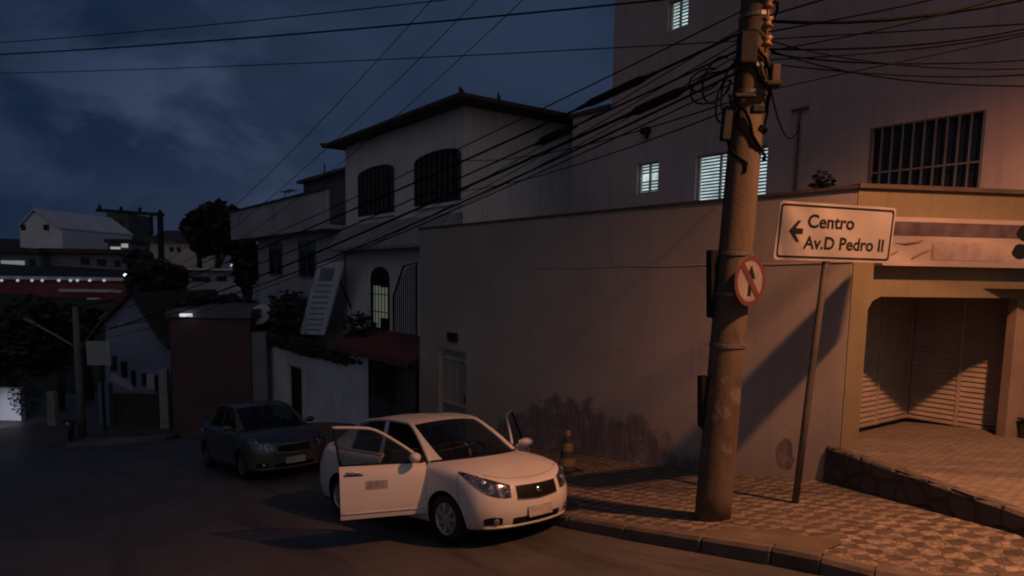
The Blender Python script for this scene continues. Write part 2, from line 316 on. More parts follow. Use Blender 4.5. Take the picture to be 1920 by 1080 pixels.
# ------------------------------------------------------------------ mesh builder
class Fr:
    def __init__(s, o, ang): s.o = Vector(o); s.ang = ang; s.m = Matrix.Rotation(ang, 3, 'Z')
    def w(s, p): return s.o + s.m @ Vector(p)
    def l(s, P): return s.m.transposed() @ (Vector(P) - s.o)
STREET = Fr((0, 0, 0), ALPHA)          # local x = n, local y = t
WORLD = Fr((0, 0, 0), 0)
class MB:
    def __init__(s): s.v = []; s.f = []; s.mi = []
    def add(s, vs, fs, mi=0):
        k = len(s.v); s.v += [Vector(v) for v in vs]; s.f += [tuple(i+k for i in f) for f in fs]; s.mi += [mi]*len(fs); return s
    def box(s, x0, x1, y0, y1, z0, z1, mi=0):
        return s.add([(x0,y0,z0),(x1,y0,z0),(x1,y1,z0),(x0,y1,z0),(x0,y0,z1),(x1,y0,z1),(x1,y1,z1),(x0,y1,z1)],
                     [(0,3,2,1),(4,5,6,7),(0,1,5,4),(1,2,6,5),(2,3,7,6),(3,0,4,7)], mi)
    def obox(s, c, sx, sy, sz, M3=None, mi=0):
        c = Vector(c); vs = []
        for z in (-1, 1):
            for x, y in ((-1,-1),(1,-1),(1,1),(-1,1)):
                p = Vector((x*sx/2, y*sy/2, z*sz/2)); vs.append(c + (M3 @ p if M3 else p))
        return s.add(vs, [(0,3,2,1),(4,5,6,7),(0,1,5,4),(1,2,6,5),(2,3,7,6),(3,0,4,7)], mi)
    def quad(s, *p, mi=0): return s.add(p, [tuple(range(len(p)))], mi)
    def prism(s, pts, e, mi=0):
        pts = [Vector(p) for p in pts]; e = Vector(e); n = len(pts)
        fs = [tuple(range(n-1, -1, -1)), tuple(range(n, 2*n))] + [(i, (i+1) % n, n+(i+1) % n, n+i) for i in range(n)]
        return s.add(pts + [p+e for p in pts], fs, mi)
    def tube(s, path, r, sides=8, cap=True, mi=0):
        path = [Vector(p) for p in path]; n = len(path); rs = r if isinstance(r, (list, tuple)) else [r]*n
        vs = []; prev = None
        for i, p in enumerate(path):
            tg = (path[min(i+1, n-1)] - path[max(i-1, 0)]); tg = tg.normalized() if tg.length > 1e-9 else Vector((0,0,1))
            ref = prev if prev is not None else (Vector((0,0,1)) if abs(tg.z) < 0.9 else Vector((1,0,0)))
            a = ref - tg*ref.dot(tg)
            if a.length < 1e-6: a = tg.orthogonal()
            a.normalize(); b = tg.cross(a); prev = a
            for k in range(sides):
                th = 2*math.pi*k/sides; vs.append(p + (a*math.cos(th) + b*math.sin(th))*rs[i])
        fs = []
        for i in range(n-1):
            for k in range(sides):
                k2 = (k+1) % sides; fs.append((i*sides+k, i*sides+k2, (i+1)*sides+k2, (i+1)*sides+k))
        if cap: fs += [tuple(range(sides-1, -1, -1)), tuple((n-1)*sides+k for k in range(sides))]
        return s.add(vs, fs, mi)
    def lathe(s, prof, c=(0,0,0), M3=None, seg=24, mi=0, caps=True):
        c = Vector(c); vs = []; n = len(prof)
        for r, z in prof:
            for k in range(seg):
                th = 2*math.pi*k/seg; p = Vector((r*math.cos(th), r*math.sin(th), z)); vs.append(c + (M3 @ p if M3 else p))
        fs = []
        for i in range(n-1):
            for k in range(seg):
                k2 = (k+1) % seg; fs.append((i*seg+k, i*seg+k2, (i+1)*seg+k2, (i+1)*seg+k))
        if caps: fs += [tuple(range(seg-1, -1, -1)), tuple((n-1)*seg+k for k in range(seg))]
        return s.add(vs, fs, mi)
    def grid(s, rows, mi=0):
        n, m = len(rows), len(rows[0]); vs = [p for r in rows for p in r]
        return s.add(vs, [(i*m+j, i*m+j+1, (i+1)*m+j+1, (i+1)*m+j) for i in range(n-1) for j in range(m-1)], mi)
    def base(s):
        xs = [v.x for v in s.v]; ys = [v.y for v in s.v]; zs = [v.z for v in s.v]
        return Vector(((min(xs)+max(xs))/2, (min(ys)+max(ys))/2, min(zs)))
BASE = {}
def mesh_of(name, mb, mats, base, smooth=False):
    me = bpy.data.meshes.new(name); me.from_pydata([v-base for v in mb.v], [], mb.f)
    for m in (mats if isinstance(mats, (list, tuple)) else [mats]): me.materials.append(m)
    for p, i in zip(me.polygons, mb.mi): p.material_index = i; p.use_smooth = smooth
    me.update(); return me
def setp(o, label=None, cat=None, group=None, kind=None):
    for k, v in (('label', label), ('category', cat), ('group', group), ('kind', kind)):
        if v: o[k] = v
    return o
def thing(name, label, cat, base=(0, 0, 0), fr=WORLD, group=None):
    o = bpy.data.objects.new(name, None); COL.objects.link(o); o.empty_display_size = 0.2
    o.location = fr.w(base); o.rotation_euler = (0, 0, fr.ang); BASE[o.name] = Vector(base)
    return setp(o, label, cat, group)
def part(name, mb, m, parent, smooth=False, label=None):
    b = BASE[parent.name]
    o = bpy.data.objects.new(name, mesh_of(name, mb, m, b, smooth)); COL.objects.link(o); o.parent = parent
    BASE[o.name] = b
    if label: o['label'] = label
    return o
def single(name, mb, m, label=None, cat=None, fr=WORLD, group=None, kind=None, smooth=False, base=None):
    b = Vector(base) if base is not None else mb.base()
    o = bpy.data.objects.new(name, mesh_of(name, mb, m, b, smooth)); COL.objects.link(o)
    o.location = fr.w(b); o.rotation_euler = (0, 0, fr.ang); BASE[o.name] = b
    return setp(o, label, cat, group, kind)
def mod_bevel(o, w, seg=2):
    m = o.modifiers.new('bevel', 'BEVEL'); m.width = w; m.segments = seg; m.limit_method = 'ANGLE'; m.angle_limit = R_(35); return o

# wall plane with rectangular holes (plane x = n0, outward -x); cells as quads, reveals to depth
def holed(mb, n0, t0, t1, z0, z1, holes, depth):
    ts = sorted({t0, t1, *[h[0] for h in holes], *[h[1] for h in holes]}); zs = sorted({z0, z1, *[h[2] for h in holes], *[h[3] for h in holes]})
    for i in range(len(ts)-1):
        for j in range(len(zs)-1):
            a, b, c, d = ts[i], ts[i+1], zs[j], zs[j+1]
            if any(h[0] <= a and b <= h[1] and h[2] <= c and d <= h[3] for h in holes): continue
            mb.quad((n0, b, c), (n0, a, c), (n0, a, d), (n0, b, d))
    for a, b, c, d in [h[:4] for h in holes]:
        e = n0 + depth
        mb.quad((n0,a,c),(e,a,c),(e,a,d),(n0,a,d)); mb.quad((n0,b,c),(n0,b,d),(e,b,d),(e,b,c))
        mb.quad((n0,a,c),(n0,b,c),(e,b,c),(e,a,c)); mb.quad((n0,a,d),(e,a,d),(e,b,d),(n0,b,d))
def shell(mb, n0, n1, t0, t1, z0, z1):   # the other five faces of that box (no front)
    mb.quad((n1,t0,z0),(n1,t1,z0),(n1,t1,z1),(n1,t0,z1)); mb.quad((n0,t0,z0),(n1,t0,z0),(n1,t0,z1),(n0,t0,z1))
    mb.quad((n0,t1,z0),(n0,t1,z1),(n1,t1,z1),(n1,t1,z0)); mb.quad((n0,t0,z1),(n1,t0,z1),(n1,t1,z1),(n0,t1,z1))

# ------------------------------------------------------------------ ground, pavements
def build_ground():
    ns = [-260, -160, -90, -50, -25, -12, -6, -2, 2, 5.85, 8, 12, 18, 30, 50, 90, 160, 260]
    tss = [-60, -40, -20, -10, -3, 0, 3, 5.5, 6, 6.5, 7, 7.5, 8, 12, 16, 21, 22, 23, 24, 25, 28, 31, 32, 33, 34, 35, 40, 48] + [48+8*k for k in range(1, 24)] + [260, 340, 480, 700]
    mb = MB(); m = len(ns)
    for i in range(len(tss)-1):
        for j in range(m-1):
            t0, t1, a, b = tss[i], tss[i+1], ns[j], ns[j+1]
            mb.add([(a,t0,zr(t0)),(b,t0,zr(t0)),(b,t1,zr(t1)),(a,t1,zr(t1))], [(0,1,2,3)], 0 if t1 <= 48 else 1)
    single('road', mb, [asphalt, soil], fr=STREET, kind='structure', base=(0, 0, 0))
build_ground()
# kerb line (n, t) down the street, round the corner and away along the cross street
KERB = [(5.72, 33.0)] + [(5.72, t) for t in (31, 28, 25, 24, 23, 22, 21, 17, 14, 11, 9, 8, 7.25, 6.5, 5.5, 4.4, 3.6)] + [(5.68, 3.1), (5.72, 2.65), (5.90, 2.25), (6.2, 1.9), (6.7, 1.45), (7.4, 0.95), (8.6, 0.2), (11, -1.2), (15, -3.4)]
INNER = [(9.25, 33.0)] + [(9.25, t) for t in (31, 28, 25, 24, 23, 22, 21, 17, 14, 11, 9, 8, 7.25, 6.5, 5.5, 5.02, 4.7)] + [(9.05, 4.3), (8.8, 4.0), (8.6, 3.7), (8.4, 3.5), (8.1, 3.0), (7.9, 2.4), (8.9, 1.2), (11.3, -0.4), (15.3, -2.6)]
def drop(t):
    u = min(1, max(0, (3.1-t)/0.9)); return 0.115*u*u*(3-2*u)
def build_walk():
    mb = MB(); rows = []
    for (n0, t0), (n1, t1) in zip(KERB, INNER):
        dn, dt = n1-n0, t1-t0; L = math.hypot(dn, dt); row = []
        for k in range(9):
            u = (0.15/L) + (1-0.15/L)*k/8; n, t = n0+dn*u, t0+dt*u; row.append((n, t, zw(t)-drop(t0)*max(0, 1-k/3)))
        rows.append(row)
    mb.grid(rows); single('sidewalk', mb, paving, fr=STREET, kind='structure', base=(0, 0, 0))
    kb = MB(); rnd = random.Random(5)
    pts = []                                         # resample the kerb line into separate stones about 0.9 m long
    for (a, b), (ia, ib) in zip(zip(KERB[:-1], KERB[1:]), zip(INNER[:-1], INNER[1:])):
        L = math.hypot(b[0]-a[0], b[1]-a[1]); k = max(1, round(L/0.9))
        for q in range(k):
            u = q/k; pts.append((a[0]+(b[0]-a[0])*u, a[1]+(b[1]-a[1])*u, ia[0]+(ib[0]-ia[0])*u, ia[1]+(ib[1]-ia[1])*u))
    pts.append(KERB[-1]+INNER[-1])
    for A, B in zip(pts[:-1], pts[1:]):
        dz, dw = rnd.uniform(-.012, .010), rnd.uniform(-.012, .010); rows = []
        for u0 in (0.009, 0.03, 0.97, 0.991):
            n = A[0]+(B[0]-A[0])*u0; t = A[1]+(B[1]-A[1])*u0; m, w_ = A[2]+(B[2]-A[2])*u0, A[3]+(B[3]-A[3])*u0
            L = math.hypot(m-n, w_-t); ux, uy = (m-n)/L, (w_-t)/L; ed = 0.012 if u0 in (0.009, 0.991) else 0
            p = lambda a, zz: (n+ux*a, t+uy*a, zz); z = zw(t)+dz-drop(t)
            rows.append([p(-0.03+dw+ed, z-0.20), p(-0.012+dw+ed, z-0.03), p(0.018+dw+ed, z+0.006-ed), p(0.155, z+0.006-ed), p(0.16, z-0.06)])
        kb.grid(rows)
    single('kerb', kb, concrete, fr=STREET, kind='structure', base=(0, 0, 0))
    kf = MB(); rows = []
    for A in pts:
        L = math.hypot(A[2]-A[0], A[3]-A[1]); ux, uy = (A[2]-A[0])/L, (A[3]-A[1])/L; z = zw(A[1])-drop(A[1]); rows.append([(A[0]+ux*.02, A[1]+uy*.02, z-.2), (A[0]+ux*.025, A[1]+uy*.025, z-.02), (A[0]+ux*.17, A[1]+uy*.17, z-.02)])
    kf.grid(rows); single('kerb', kf, mat('joint_dirt', (0.05, 0.042, 0.035), 0.95, 0.4, 6, 0.3), fr=STREET, kind='structure', base=(0, 0, 0))
build_walk()
# bare cement patch at the kerb corner and pale apron
cp = MB(); pts = [(5.88, 4.7), (6.2, 4.4), (6.42, 3.9), (6.3, 3.6), (6.45, 3.35), (6.2, 3.18), (5.88, 3.2)]
cp.add([(n, t, zw(t)+0.006) for n, t in pts], [tuple(range(len(pts)))]); single('pavement', cp, mat('bare_cement', (0.115, 0.088, 0.06), 0.9, 0.45, 2.2, 0.6, fine=0.3), fr=STREET, kind='structure', base=(6.5, 2.8, 0))

# garage forecourt: raised paved ramp with rubble-stone side
def ztop(t): return 0.47 + 0.085*(4.98-t)
E0, E2 = Vector((9.2, 5.0)), Vector((6.55, 0.95))
rp = MB(); rows = []
for i in range(13):
    u = i/12; a = E0.lerp(E2, u); b = Vector((12.8, 5.8)).lerp(Vector((17.0, -2.6)), u); row = []
    for k in range(11):
        p = a.lerp(b, k/10); row.append((p.x, p.y, ztop(p.y)+0.010*noise.noise(Vector((p.x*1.5, p.y*1.5, 0)))))
    rows.append(row)
rp.grid(rows); single('path', rp, ramp_m, fr=STREET, kind='structure', base=(9, 3, 0))
sw = MB(); rows = []
for i in range(17):
    u = i/16; p = E0.lerp(E2, u); o = Vector((-0.837, 0.547)); r = 0.012*noise.noise(Vector((i*0.9, 3, 1)))
    rows.append([(p.x+o.x*(0.06+r), p.y+o.y*(0.06+r), zw(p.y)-0.1), (p.x+o.x*(0.05+r), p.y+o.y*(0.05+r), ztop(p.y)-0.02), (p.x+o.x*0.03, p.y+o.y*0.03, ztop(p.y)+0.012), (p.x-o.x*0.10, p.y-o.y*0.10, ztop(p.y)+0.012)])
sw.grid(rows); single('stone_wall', sw, stone, 'low rubble stone retaining wall edging the raised garage forecourt', 'wall', fr=STREET)

# ------------------------------------------------------------------ pink boundary wall
NW = 9.2
TR, TL = 4.86, 16.8
pw = thing('boundary_wall', 'long tall pinkish brown rendered wall with flaking paint low down', 'wall', (NW, TR, -0.05), STREET)
mb = MB(); door = (14.42, 15.75)
def wz(t): return 3.99
ts = [TR, 7, 9, 11, 13, door[0], door[1], TL]
for a, b in zip(ts[:-1], ts[1:]):
    z0a, z0b = (zw(a)-0.3, zw(b)-0.3)
    if (a, b) == door: z0a = z0b = 0.90
    mb.quad((NW, b, z0b), (NW, a, z0a), (NW, a, 3.99), (NW, b, 3.99)); mb.quad((NW+0.22, a, z0a), (NW+0.22, b, z0b), (NW+0.22, b, 3.99), (NW+0.22, a, 3.99))
for t in door: mb.quad((NW, t, zw(t)-0.3), (NW+0.22, t, zw(t)-0.3), (NW+0.22, t, 0.9), (NW, t, 0.9))
mb.quad((NW, door[0], 0.9), (NW+0.22, door[0], 0.9), (NW+0.22, door[1], 0.9), (NW, door[1], 0.9))
mb.quad((NW, TL, zw(TL)-0.3), (NW, TL, 3.99), (NW+0.22, TL, 3.99), (NW+0.22, TL, zw(TL)-0.3))
mb.quad((NW, TR, zw(TR)-0.3), (NW+0.22, TR, zw(TR)-0.3), (NW+0.22, TR, 3.99), (NW, TR, 3.99))
part('wall_face', mb, pink, pw)
cpg = MB(); cpg.box(NW-0.03, NW+0.25, TR-0.03, TL+0.04, 3.992, 4.035); part('coping', cpg, mat('sooty_coping', (0.10, 0.075, 0.065), 0.95, 0.4, 2, 0.3), pw)
dr = thing('door', 'narrow white barred metal door set in the pink wall', 'door', (NW+0.06, door[0], zw(15)-0.1), STREET)
g = MB(); zb, zt = zw(15.1)-0.1, 0.90; n0, n1 = NW+0.05, NW+0.09
for t in (door[0], door[1]-0.06): g.box(n0, n1, t, t+0.06, zb, zt)
for z in (zb, zb+0.95, zt-0.28, zt-0.06): g.box(n0, n1, door[0]+0.06, door[1]-0.06, z, z+0.06)
part('door_frame', g, whitemetal, dr)
g = MB()
for k in range(1, 12): t = door[0]+0.06+k*(door[1]-door[0]-0.12)/12; g.box(n0+0.01, n0+0.03, t-0.009, t+0.009, zb+1.01, zt-0.281)
for k in range(5): g.box(n0+0.012, n0+0.028, door[0]+0.06, door[1]-0.06, zt-0.25+k*0.045, zt-0.235+k*0.045)
part('bars', g, whitemetal, dr)
g = MB(); g.box(n0+0.035, n1+0.02, door[0]+0.06, door[1]-0.06, zb, zt-0.06); part('back_panel', g, mat('door_sheet', (0.20, 0.20, 0.19), 0.7, 0.2, 3), dr)
g = MB(); g.box(n0-0.02, n0, door[0]+0.09, door[0]+0.13, zb+1.1, zb+1.25); part('handle', g, darkmetal, dr)
g = MB(); P = on_n(851, 632, NW); g.box(NW-0.09, NW-0.002, P.y-0.2, P.y+0.2, P.z-0.11, P.z+0.11); g.box(NW-0.10, NW-0.09, P.y-0.17, P.y+0.17, P.z-0.02, P.z+0.09)
mod_bevel(single('meter_box', g, darkmetal, 'small dark meter box on the pink wall above the white door', 'meter box', fr=STREET), 0.01)
P0, P1 = on_n(1000, 503, NW), on_n(1600, 492, NW)
g = MB(); g.tube([(NW-0.006, P0.y+(P1.y-P0.y)*k/12, P0.z+(P1.z-P0.z)*k/12+0.01*math.sin(k*1.7)) for k in range(13)], 0.006, 6)
single('wall_cable', g, mat('pale_cable', (0.50, 0.38, 0.33), 0.7, 0.1, 3), 'thin pale cable fixed level along the pink wall', 'cable', fr=STREET)

# ------------------------------------------------------------------ garage on the corner
GA = math.atan2(0.155, 0.988)
GO = STREET.w((NW, TR-0.02, 0)); GAR = Fr(GO, GA)       # local x along the facade, y into the building
def gl(n, t, z): return GAR.l(STREET.w((n, t, z)))
gb = thing('garage', 'ochre corner garage front with deep square entrance under a shop banner', 'garage', (1.2, 0, 0.5), GAR)
ops0, ops1, opz, FD = 0.26, 2.56, 2.57, 0.10
g = MB(); zt = 3.99
g.box(0, ops0, 0, FD, 0.3, zt); g.box(ops1, 2.88, 0, FD, opz, zt); g.box(ops0, ops1, 0, FD, opz, zt)
g.prism([(ops0, 0.0, opz), (ops0+.17, 0.0, opz), (ops0+.06, 0, opz-.06), (ops0, 0.0, opz-.17)][::-1], (0, FD, 0)); part('facade', g, ochre, gb)  # wedge added in the top corner to shape a soft rounded shade
g = MB(); g.box(ops1, 2.88, 0, FD+0.05, 0.3, opz-0.003); part('pillar', g, mat('pillar_beige', (0.21, 0.165, 0.125), 0.9, 0.2, 1.5, 0.2, streak=0.3), gb)
g = MB(); g.box(-0.02, 7.0, -0.05, 0.30, zt+0.003, zt+0.06); part('coping', g, MATS['sooty_coping'], gb)
g = MB(); g.box(2.885, 6.5, 0.03, 0.28, 0.1, zt); part('side_wall', g, mat('stained_white_wall', (0.26, 0.23, 0.20), 0.9, 0.35, 1.6, 0.3, streak=0.5), gb)
# recess: side wall, ceiling
g = MB(); A, K, D = gl(9.95, 5.42, 0), gl(12.25, 5.42, 0), gl(12.25, 2.2, 0)
B_ = gl(9.40, 5.02, 0)
g.quad(Vector((ops0-.01, FD, 0.4)), Vector((A.x, A.y, 0.4)), Vector((A.x, A.y, 2.75)), Vector((ops0-.01, FD, 2.75)))
g.quad(Vector((A.x, A.y, 0.4)), Vector((K.x, K.y, 0.4)), Vector((K.x, K.y, 2.75)), Vector((A.x, A.y, 2.75)))
g.quad(Vector((K.x, K.y, 0.4)), Vector((D.x, D.y, 0.4)), Vector((D.x, D.y, 2.75)), Vector((K.x, K.y, 2.75)))
g.quad(Vector((ops0-0.2, FD+.01, 2.70)), Vector((A.x-0.2, A.y, 2.70)), Vector((K.x, K.y+0.1, 2.70)), Vector((D.x, D.y, 2.70)), Vector((6.4, FD+.01, 2.70)))
part('recess_wall', g, mat('recess_render', (0.20, 0.155, 0.135), 0.9, 0.25, 1.2, 0.2), gb)
g = MB(); c = [gl(9.42, 5.0, 0), gl(9.42, 13.0, 0), gl(12.0, 13.0, 0), gl(12.0, 3.6, 0)]
g.prism([Vector((p.x, p.y, 3.70)) for p in [Vector((0.26, FD+.01, 0)), *c[1:], Vector((3.2, 0.29, 0))]], (0, 0, 0.15)); part('roof_slab', g, palecon, gb)
def gate_leaf(label, p0, p1, ztop_, slats, posts):
    p0, p1 = Vector(p0), Vector(p1); ln = (p1-p0).length; ang = math.atan2((p1-p0).y, (p1-p0).x); fr = Fr((p0.x, p0.y, 0), ang)
    z0 = 0.60; tg = thing('garage_gate', label, 'gate', (ln/2, 0, z0), fr, 'slatted gates in the garage entrance')
    m = MB()
    for u in posts: m.box(u*ln-0.025, u*ln+0.025, -0.025, 0.025, z0-0.08, ztop_)
    m.box(0.025, ln-0.025, -0.024, 0.024, ztop_-0.05, ztop_); m.box(0.025, ln-0.025, -0.024, 0.024, z0-0.07, z0-0.02)
    part('frame', m, gatepaint, tg)
    m = MB(); n = slats
    for k in range(n):
        z = z0 + (ztop_-0.08-z0)*(k+0.5)/n; h = (ztop_-z0)/n
        m.obox((ln/2, 0.004, z), ln-0.06, 0.012, h*0.93, Matrix.Rotation(R_(-17), 3, 'X'))
    part('slat_panel', m, gatepaint, tg)
    return tg
kw, aw, dw = STREET.w((12.12, 5.30, 0)), STREET.w((10.0, 5.30, 0)), STREET.w((12.12, 3.2, 0))
gate_leaf('beige slatted garage gate leaf facing the street, lower right corner lit by the street lamp', kw, dw, 2.62, 24, (0.0, 0.36, 0.72, 1.0))
gate_leaf('slatted garage gate leaf along the left side of the entrance, deep in shadow', aw, kw, 2.62, 24, (0.0, 0.5, 0.99))
# banner over the entrance
bn = thing('shop_banner', 'pale shop banner over the garage entrance with purple strip and blurred faded lettering', 'banner', (2.3, -0.12, 2.99), GAR)
g = MB(); g.box(0.30, 5.2, -0.17, -0.003, 2.985, 3.62); part('panel', g, m_banner(), bn)
g = MB(); g.box(0.36, 2.42, -0.174, -0.171, 3.38, 3.56); part('strip', g, mat('banner_purple_strip', (0.10, 0.075, 0.08), 0.6, 0.5, 5), bn)
def blob(name, sx, z, rx, rz, m):
    q = MB(); q.add([(sx+rx*math.cos(2*math.pi*k/36)*(1+0.05*math.sin(k*.7)), -0.177, z+rz*math.sin(2*math.pi*k/36)*(1+0.05*math.cos(k*.5))) for k in range(36)], [tuple(range(36))]); part(name, q, m, bn)
blob('printed_spot', 2.43, 3.46, 0.17, 0.11, signblack); blob('printed_spot', 2.36, 3.21, 0.14, 0.10, signblack)
bm_ = mat('banner_faded_red', (0.26, 0.125, 0.10), 0.6, 0.5, 4)
g = MB(); random.seed(4)
g.box(1.0, 2.12, -0.1745, -0.1715, 3.07, 3.31)
part('faded_lettering', g, m_smudge(), bn)
g = MB(); g.tube([(0.45, -0.172, 3.28), (0.62, -0.172, 3.27), (0.80, -0.172, 3.30), (0.88, -0.172, 3.33)], [0.004, 0.016, 0.014, 0.003], 6); g.tube([(0.72, -0.172, 3.08), (0.86, -0.172, 3.16), (1.0, -0.172, 3.20)], [0.012, 0.014, 0.003], 6)
g.tube([(0.36, -0.172, 3.06), (0.40, -0.172, 3.12), (0.50, -0.172, 3.17)], 0.012, 6)
part('swoosh', g, bm_, bn)
g = MB(); g.box(2.72, 3.35, -0.42, -0.06, ztop(2.9)-0.05, ztop(2.9)+0.20); g.box(2.69, 3.38, -0.45, -0.03, ztop(2.9)+0.203, ztop(2.9)+0.24)
mod_bevel(single('planter_box', g, mat('dark_planter', (0.03, 0.025, 0.02), 0.8, 0.3, 4), 'dark low box on the forecourt against the stained pillar, right edge', 'box', fr=GAR), 0.02)

# ------------------------------------------------------------------ tall building behind
NT = 12.0
tb = thing('apartment_block', 'tall plain brownish pink block rising behind the wall with lit and barred windows', 'building', (NT, 8, 3.5), STREET)
big = (8.14, 9.86, 4.22, 5.36); small = (10.90, 11.55, 4.70, 5.40); up = (10.24, 10.80, 8.10, 8.74); bar = (4.46, 6.19, 4.15, 5.35)
g = MB(); T0, T1 = 3.36, 12.45
holed(g, NT, T0, T1, 2.8, 12.5, [big, small, up, bar], 0.22); shell(g, NT, 20, T0, T1, 2.8, 12.5); part('wall', g, tallm, tb)
g = MB(); g.box(NT-0.02, 19, T1+0.003, 13.82, 0, 6.80); part('wing_wall', g, tallm, tb)
g = MB(); g.box(NT-0.08, 19.2, T1+0.01, 13.88, 6.803, 6.90); part('ledge', g, MATS['sooty_coping'], tb)
def lit_window(h, slat_n, bars, half=False):
    a, b, c, d = h; x = NT+0.10
    f = MB(); w = 0.045
    f.box(x-0.02, x+0.03, a+0.003, a+w, c+0.003, d-0.003); f.box(x-0.02, x+0.03, b-w, b-0.003, c+0.003, d-0.003); f.box(x-0.02, x+0.03, a+w, b-w, c+0.003, c+w); f.box(x-0.02, x+0.03, a+w, b-w, d-w, d-0.003)
    for u in bars: t = a+(b-a)*u; f.box(x-0.018, x+0.028, t-0.022, t+0.022, c+w, d-w)
    wn = part('window', f, whitemetal, tb)
    p = MB(); p.quad((x+0.09, b-0.004, c+0.004), (x+0.09, a+0.004, c+0.004), (x+0.09, a+0.004, d-0.004), (x+0.09, b-0.004, d-0.004)); part('pane', p, litwin, wn)
    s = MB()
    for k in range(slat_n):
        z = c+w+(d-c-2*w)*(k+0.5)/slat_n; hh = (d-c-2*w)/slat_n
        if half and 0.42 < (z-c)/(d-c) < 0.60: continue
        s.obox((x+0.05, (a+b)/2, z), 0.008, b-a-2*w, hh*0.62, Matrix.Rotation(R_(18), 3, 'Y'))
    part('louvre', s, mat('louvre_white', (0.55, 0.60, 0.60), 0.6, 0.2, 3), wn)
lit_window(big, 16, (0.335, 0.665)); lit_window(small, 9, (0.5,), True); lit_window(up, 8, (0.5,))
a, b, c, d = bar
f = MB(); x = NT+0.02
for k in range(11):
    t = a+0.03+(b-a-0.06)*k/10; f.box(x-0.016, x+0.016, t-0.010, t+0.010, c+0.003, d-0.003)
for z in (c+0.45,): f.box(x-0.01, x+0.024, a+0.02, b-0.02, z-0.014, z+0.014)
f.box(x-0.02, x+0.02, a+0.003, a+0.018, c+0.003, d-0.003)
wn = part('window', f, mat('grille_paint', (0.19, 0.18, 0.18), 0.5, 0.2, 4), tb)
p = MB(); p.quad((NT+0.16, b, c), (NT+0.16, a, c), (NT+0.16, a, d), (NT+0.16, b, d)); part('pane', p, glassdark, wn)
P = on_n(1215, 246, NT); g = MB(); g.box(NT-0.16, NT-0.003, P.y-0.10, P.y+0.10, P.z-0.07, P.z+0.07); g.box(NT-0.07, NT-0.003, P.y-0.03, P.y+0.03, P.z-0.17, P.z-0.07)
mod_bevel(single('floodlight', g, darkmetal, 'small dark unlit floodlight box on the tall pink block', 'floodlight', fr=STREET), 0.015)
P = on_n(1503, 205, NT); g = MB(); g.tube([(NT-0.05, P.y, 4.06), (NT-0.05, P.y, P.z-0.02)], 0.022, 8); g.tube([(NT-0.05, P.y-0.16, P.z), (NT-0.05, P.y+0.16, P.z-0.01)], 0.028, 8)
single('vent_pipe', g, mat('pipe_brown', (0.11, 0.07, 0.06), 0.7, 0.3, 5), 'thin T-topped pipe running up the tall block right of the concrete pole', 'pipe', fr=STREET)
mt = m_leaf('plant_dark', (0.012, 0.014, 0.010), (0.03, 0.035, 0.02))
def bush(name, label, cat, c, r, n, size, m, fr=STREET, group=None, sq=1.0):
    g = MB(); rnd = random.Random(hash(label) % 1000 if False else len(label)*7+int(c[0]*10))
    for k in range(n):
        v = Vector((rnd.gauss(0, 1), rnd.gauss(0, 1), rnd.gauss(0, 1))).normalized()*(rnd.random()**0.4)
        p = Vector(c)+Vector((v.x*r[0], v.y*r[1], v.z*r[2])); M3 = Matrix.Rotation(rnd.random()*6.3, 3, 'Z') @ Matrix.Rotation(rnd.random()*3.1, 3, 'X')
        s = size*(0.6+0.8*rnd.random()); q = [M3 @ Vector(a) for a in ((-s/2, 0, 0), (0, -s/4, 0), (s/2, 0, s*0.1), (0, s/4, 0))]
        g.add([p+a for a in q], [(0, 1, 2, 3)])
    return single(name, g, m, label, cat, fr=fr, group=group)
P = on_n(1545, 320, NT-0.7); bush('potted_shrub', 'dark shrub standing on the terrace left of the barred window', 'plant', (NT-0.7, P.y, 4.25), (0.22, 0.22, 0.40), 260, 0.13, mt)

# ------------------------------------------------------------------ middle house with hip roof
NH = 10.5; ha, hb = 16.68, 24.85; hz = 7.40
hs = thing('house', 'two storey whitish house with dark hipped tile roof and arched barred windows', 'house', (NH, 20, -2.5), STREET)
def arch_pts(n, t0, t1, z0, zs, rise, k=12):
    tm, hw = (t0+t1)/2, (t1-t0)/2
    return [(n, t0, z0), (n, t1, z0)] + [(n, tm+hw*math.cos(math.pi*i/k), zs+rise*math.sin(math.pi*i/k)) for i in range(k+1)]
g = MB(); g.box(NH, 15.6, ha, hb, -3, hz); part('wall', g, housem, hs)
g = MB(); ov = 0.65; e = [(NH-ov, ha-ov-0.2, hz), (NH-ov, hb+ov, hz), (15.9, hb+ov, hz), (15.9, ha-ov-0.2, hz)]
r0, r1 = (13.2, ha+2.2, hz+0.95), (13.2, hb-2.6, hz+0.95); th = 0.10
top = [Vector(v)+Vector((0, 0, th)) for v in e]
g.add(e+top+[r0, r1], [(3,2,1,0), (0,1,5,4), (1,2,6,5), (2,3,7,6), (3,0,4,7), (4,5,9,8), (5,6,9), (6,7,8,9), (7,4,8)])
rf = part('roof', g, rooftile, hs)
g = MB(); q = Vector((NH-ov, ha-ov-0.2, hz+th)); g.tube([Vector(r0), Vector(r0)+Vector((0, 0, 0.12)), Vector(r0)+Vector((-0.03, 0.01, 0.30))], [0.08, 0.06, 0.01], 8)
part('finial', g, rooftile, rf, True); g = MB(); g.tube([q+Vector((0.2, 0.2, 0.02)), q+Vector((-0.02, -0.02, 0.05)), q+Vector((-0.06, -0.06, 0.10))], [0.07, 0.05, 0.02], 8); part('finial', g, rooftile, rf, True); g = MB(); g.tube([Vector(e[1])+Vector((0.2, -0.2, 0.1)), Vector(e[1])+Vector((0, 0, 0.12)), Vector(e[1])+Vector((-0.06, 0.06, 0.15))], [0.07, 0.05, 0.02], 8)
part('finial', g, rooftile, rf, True)
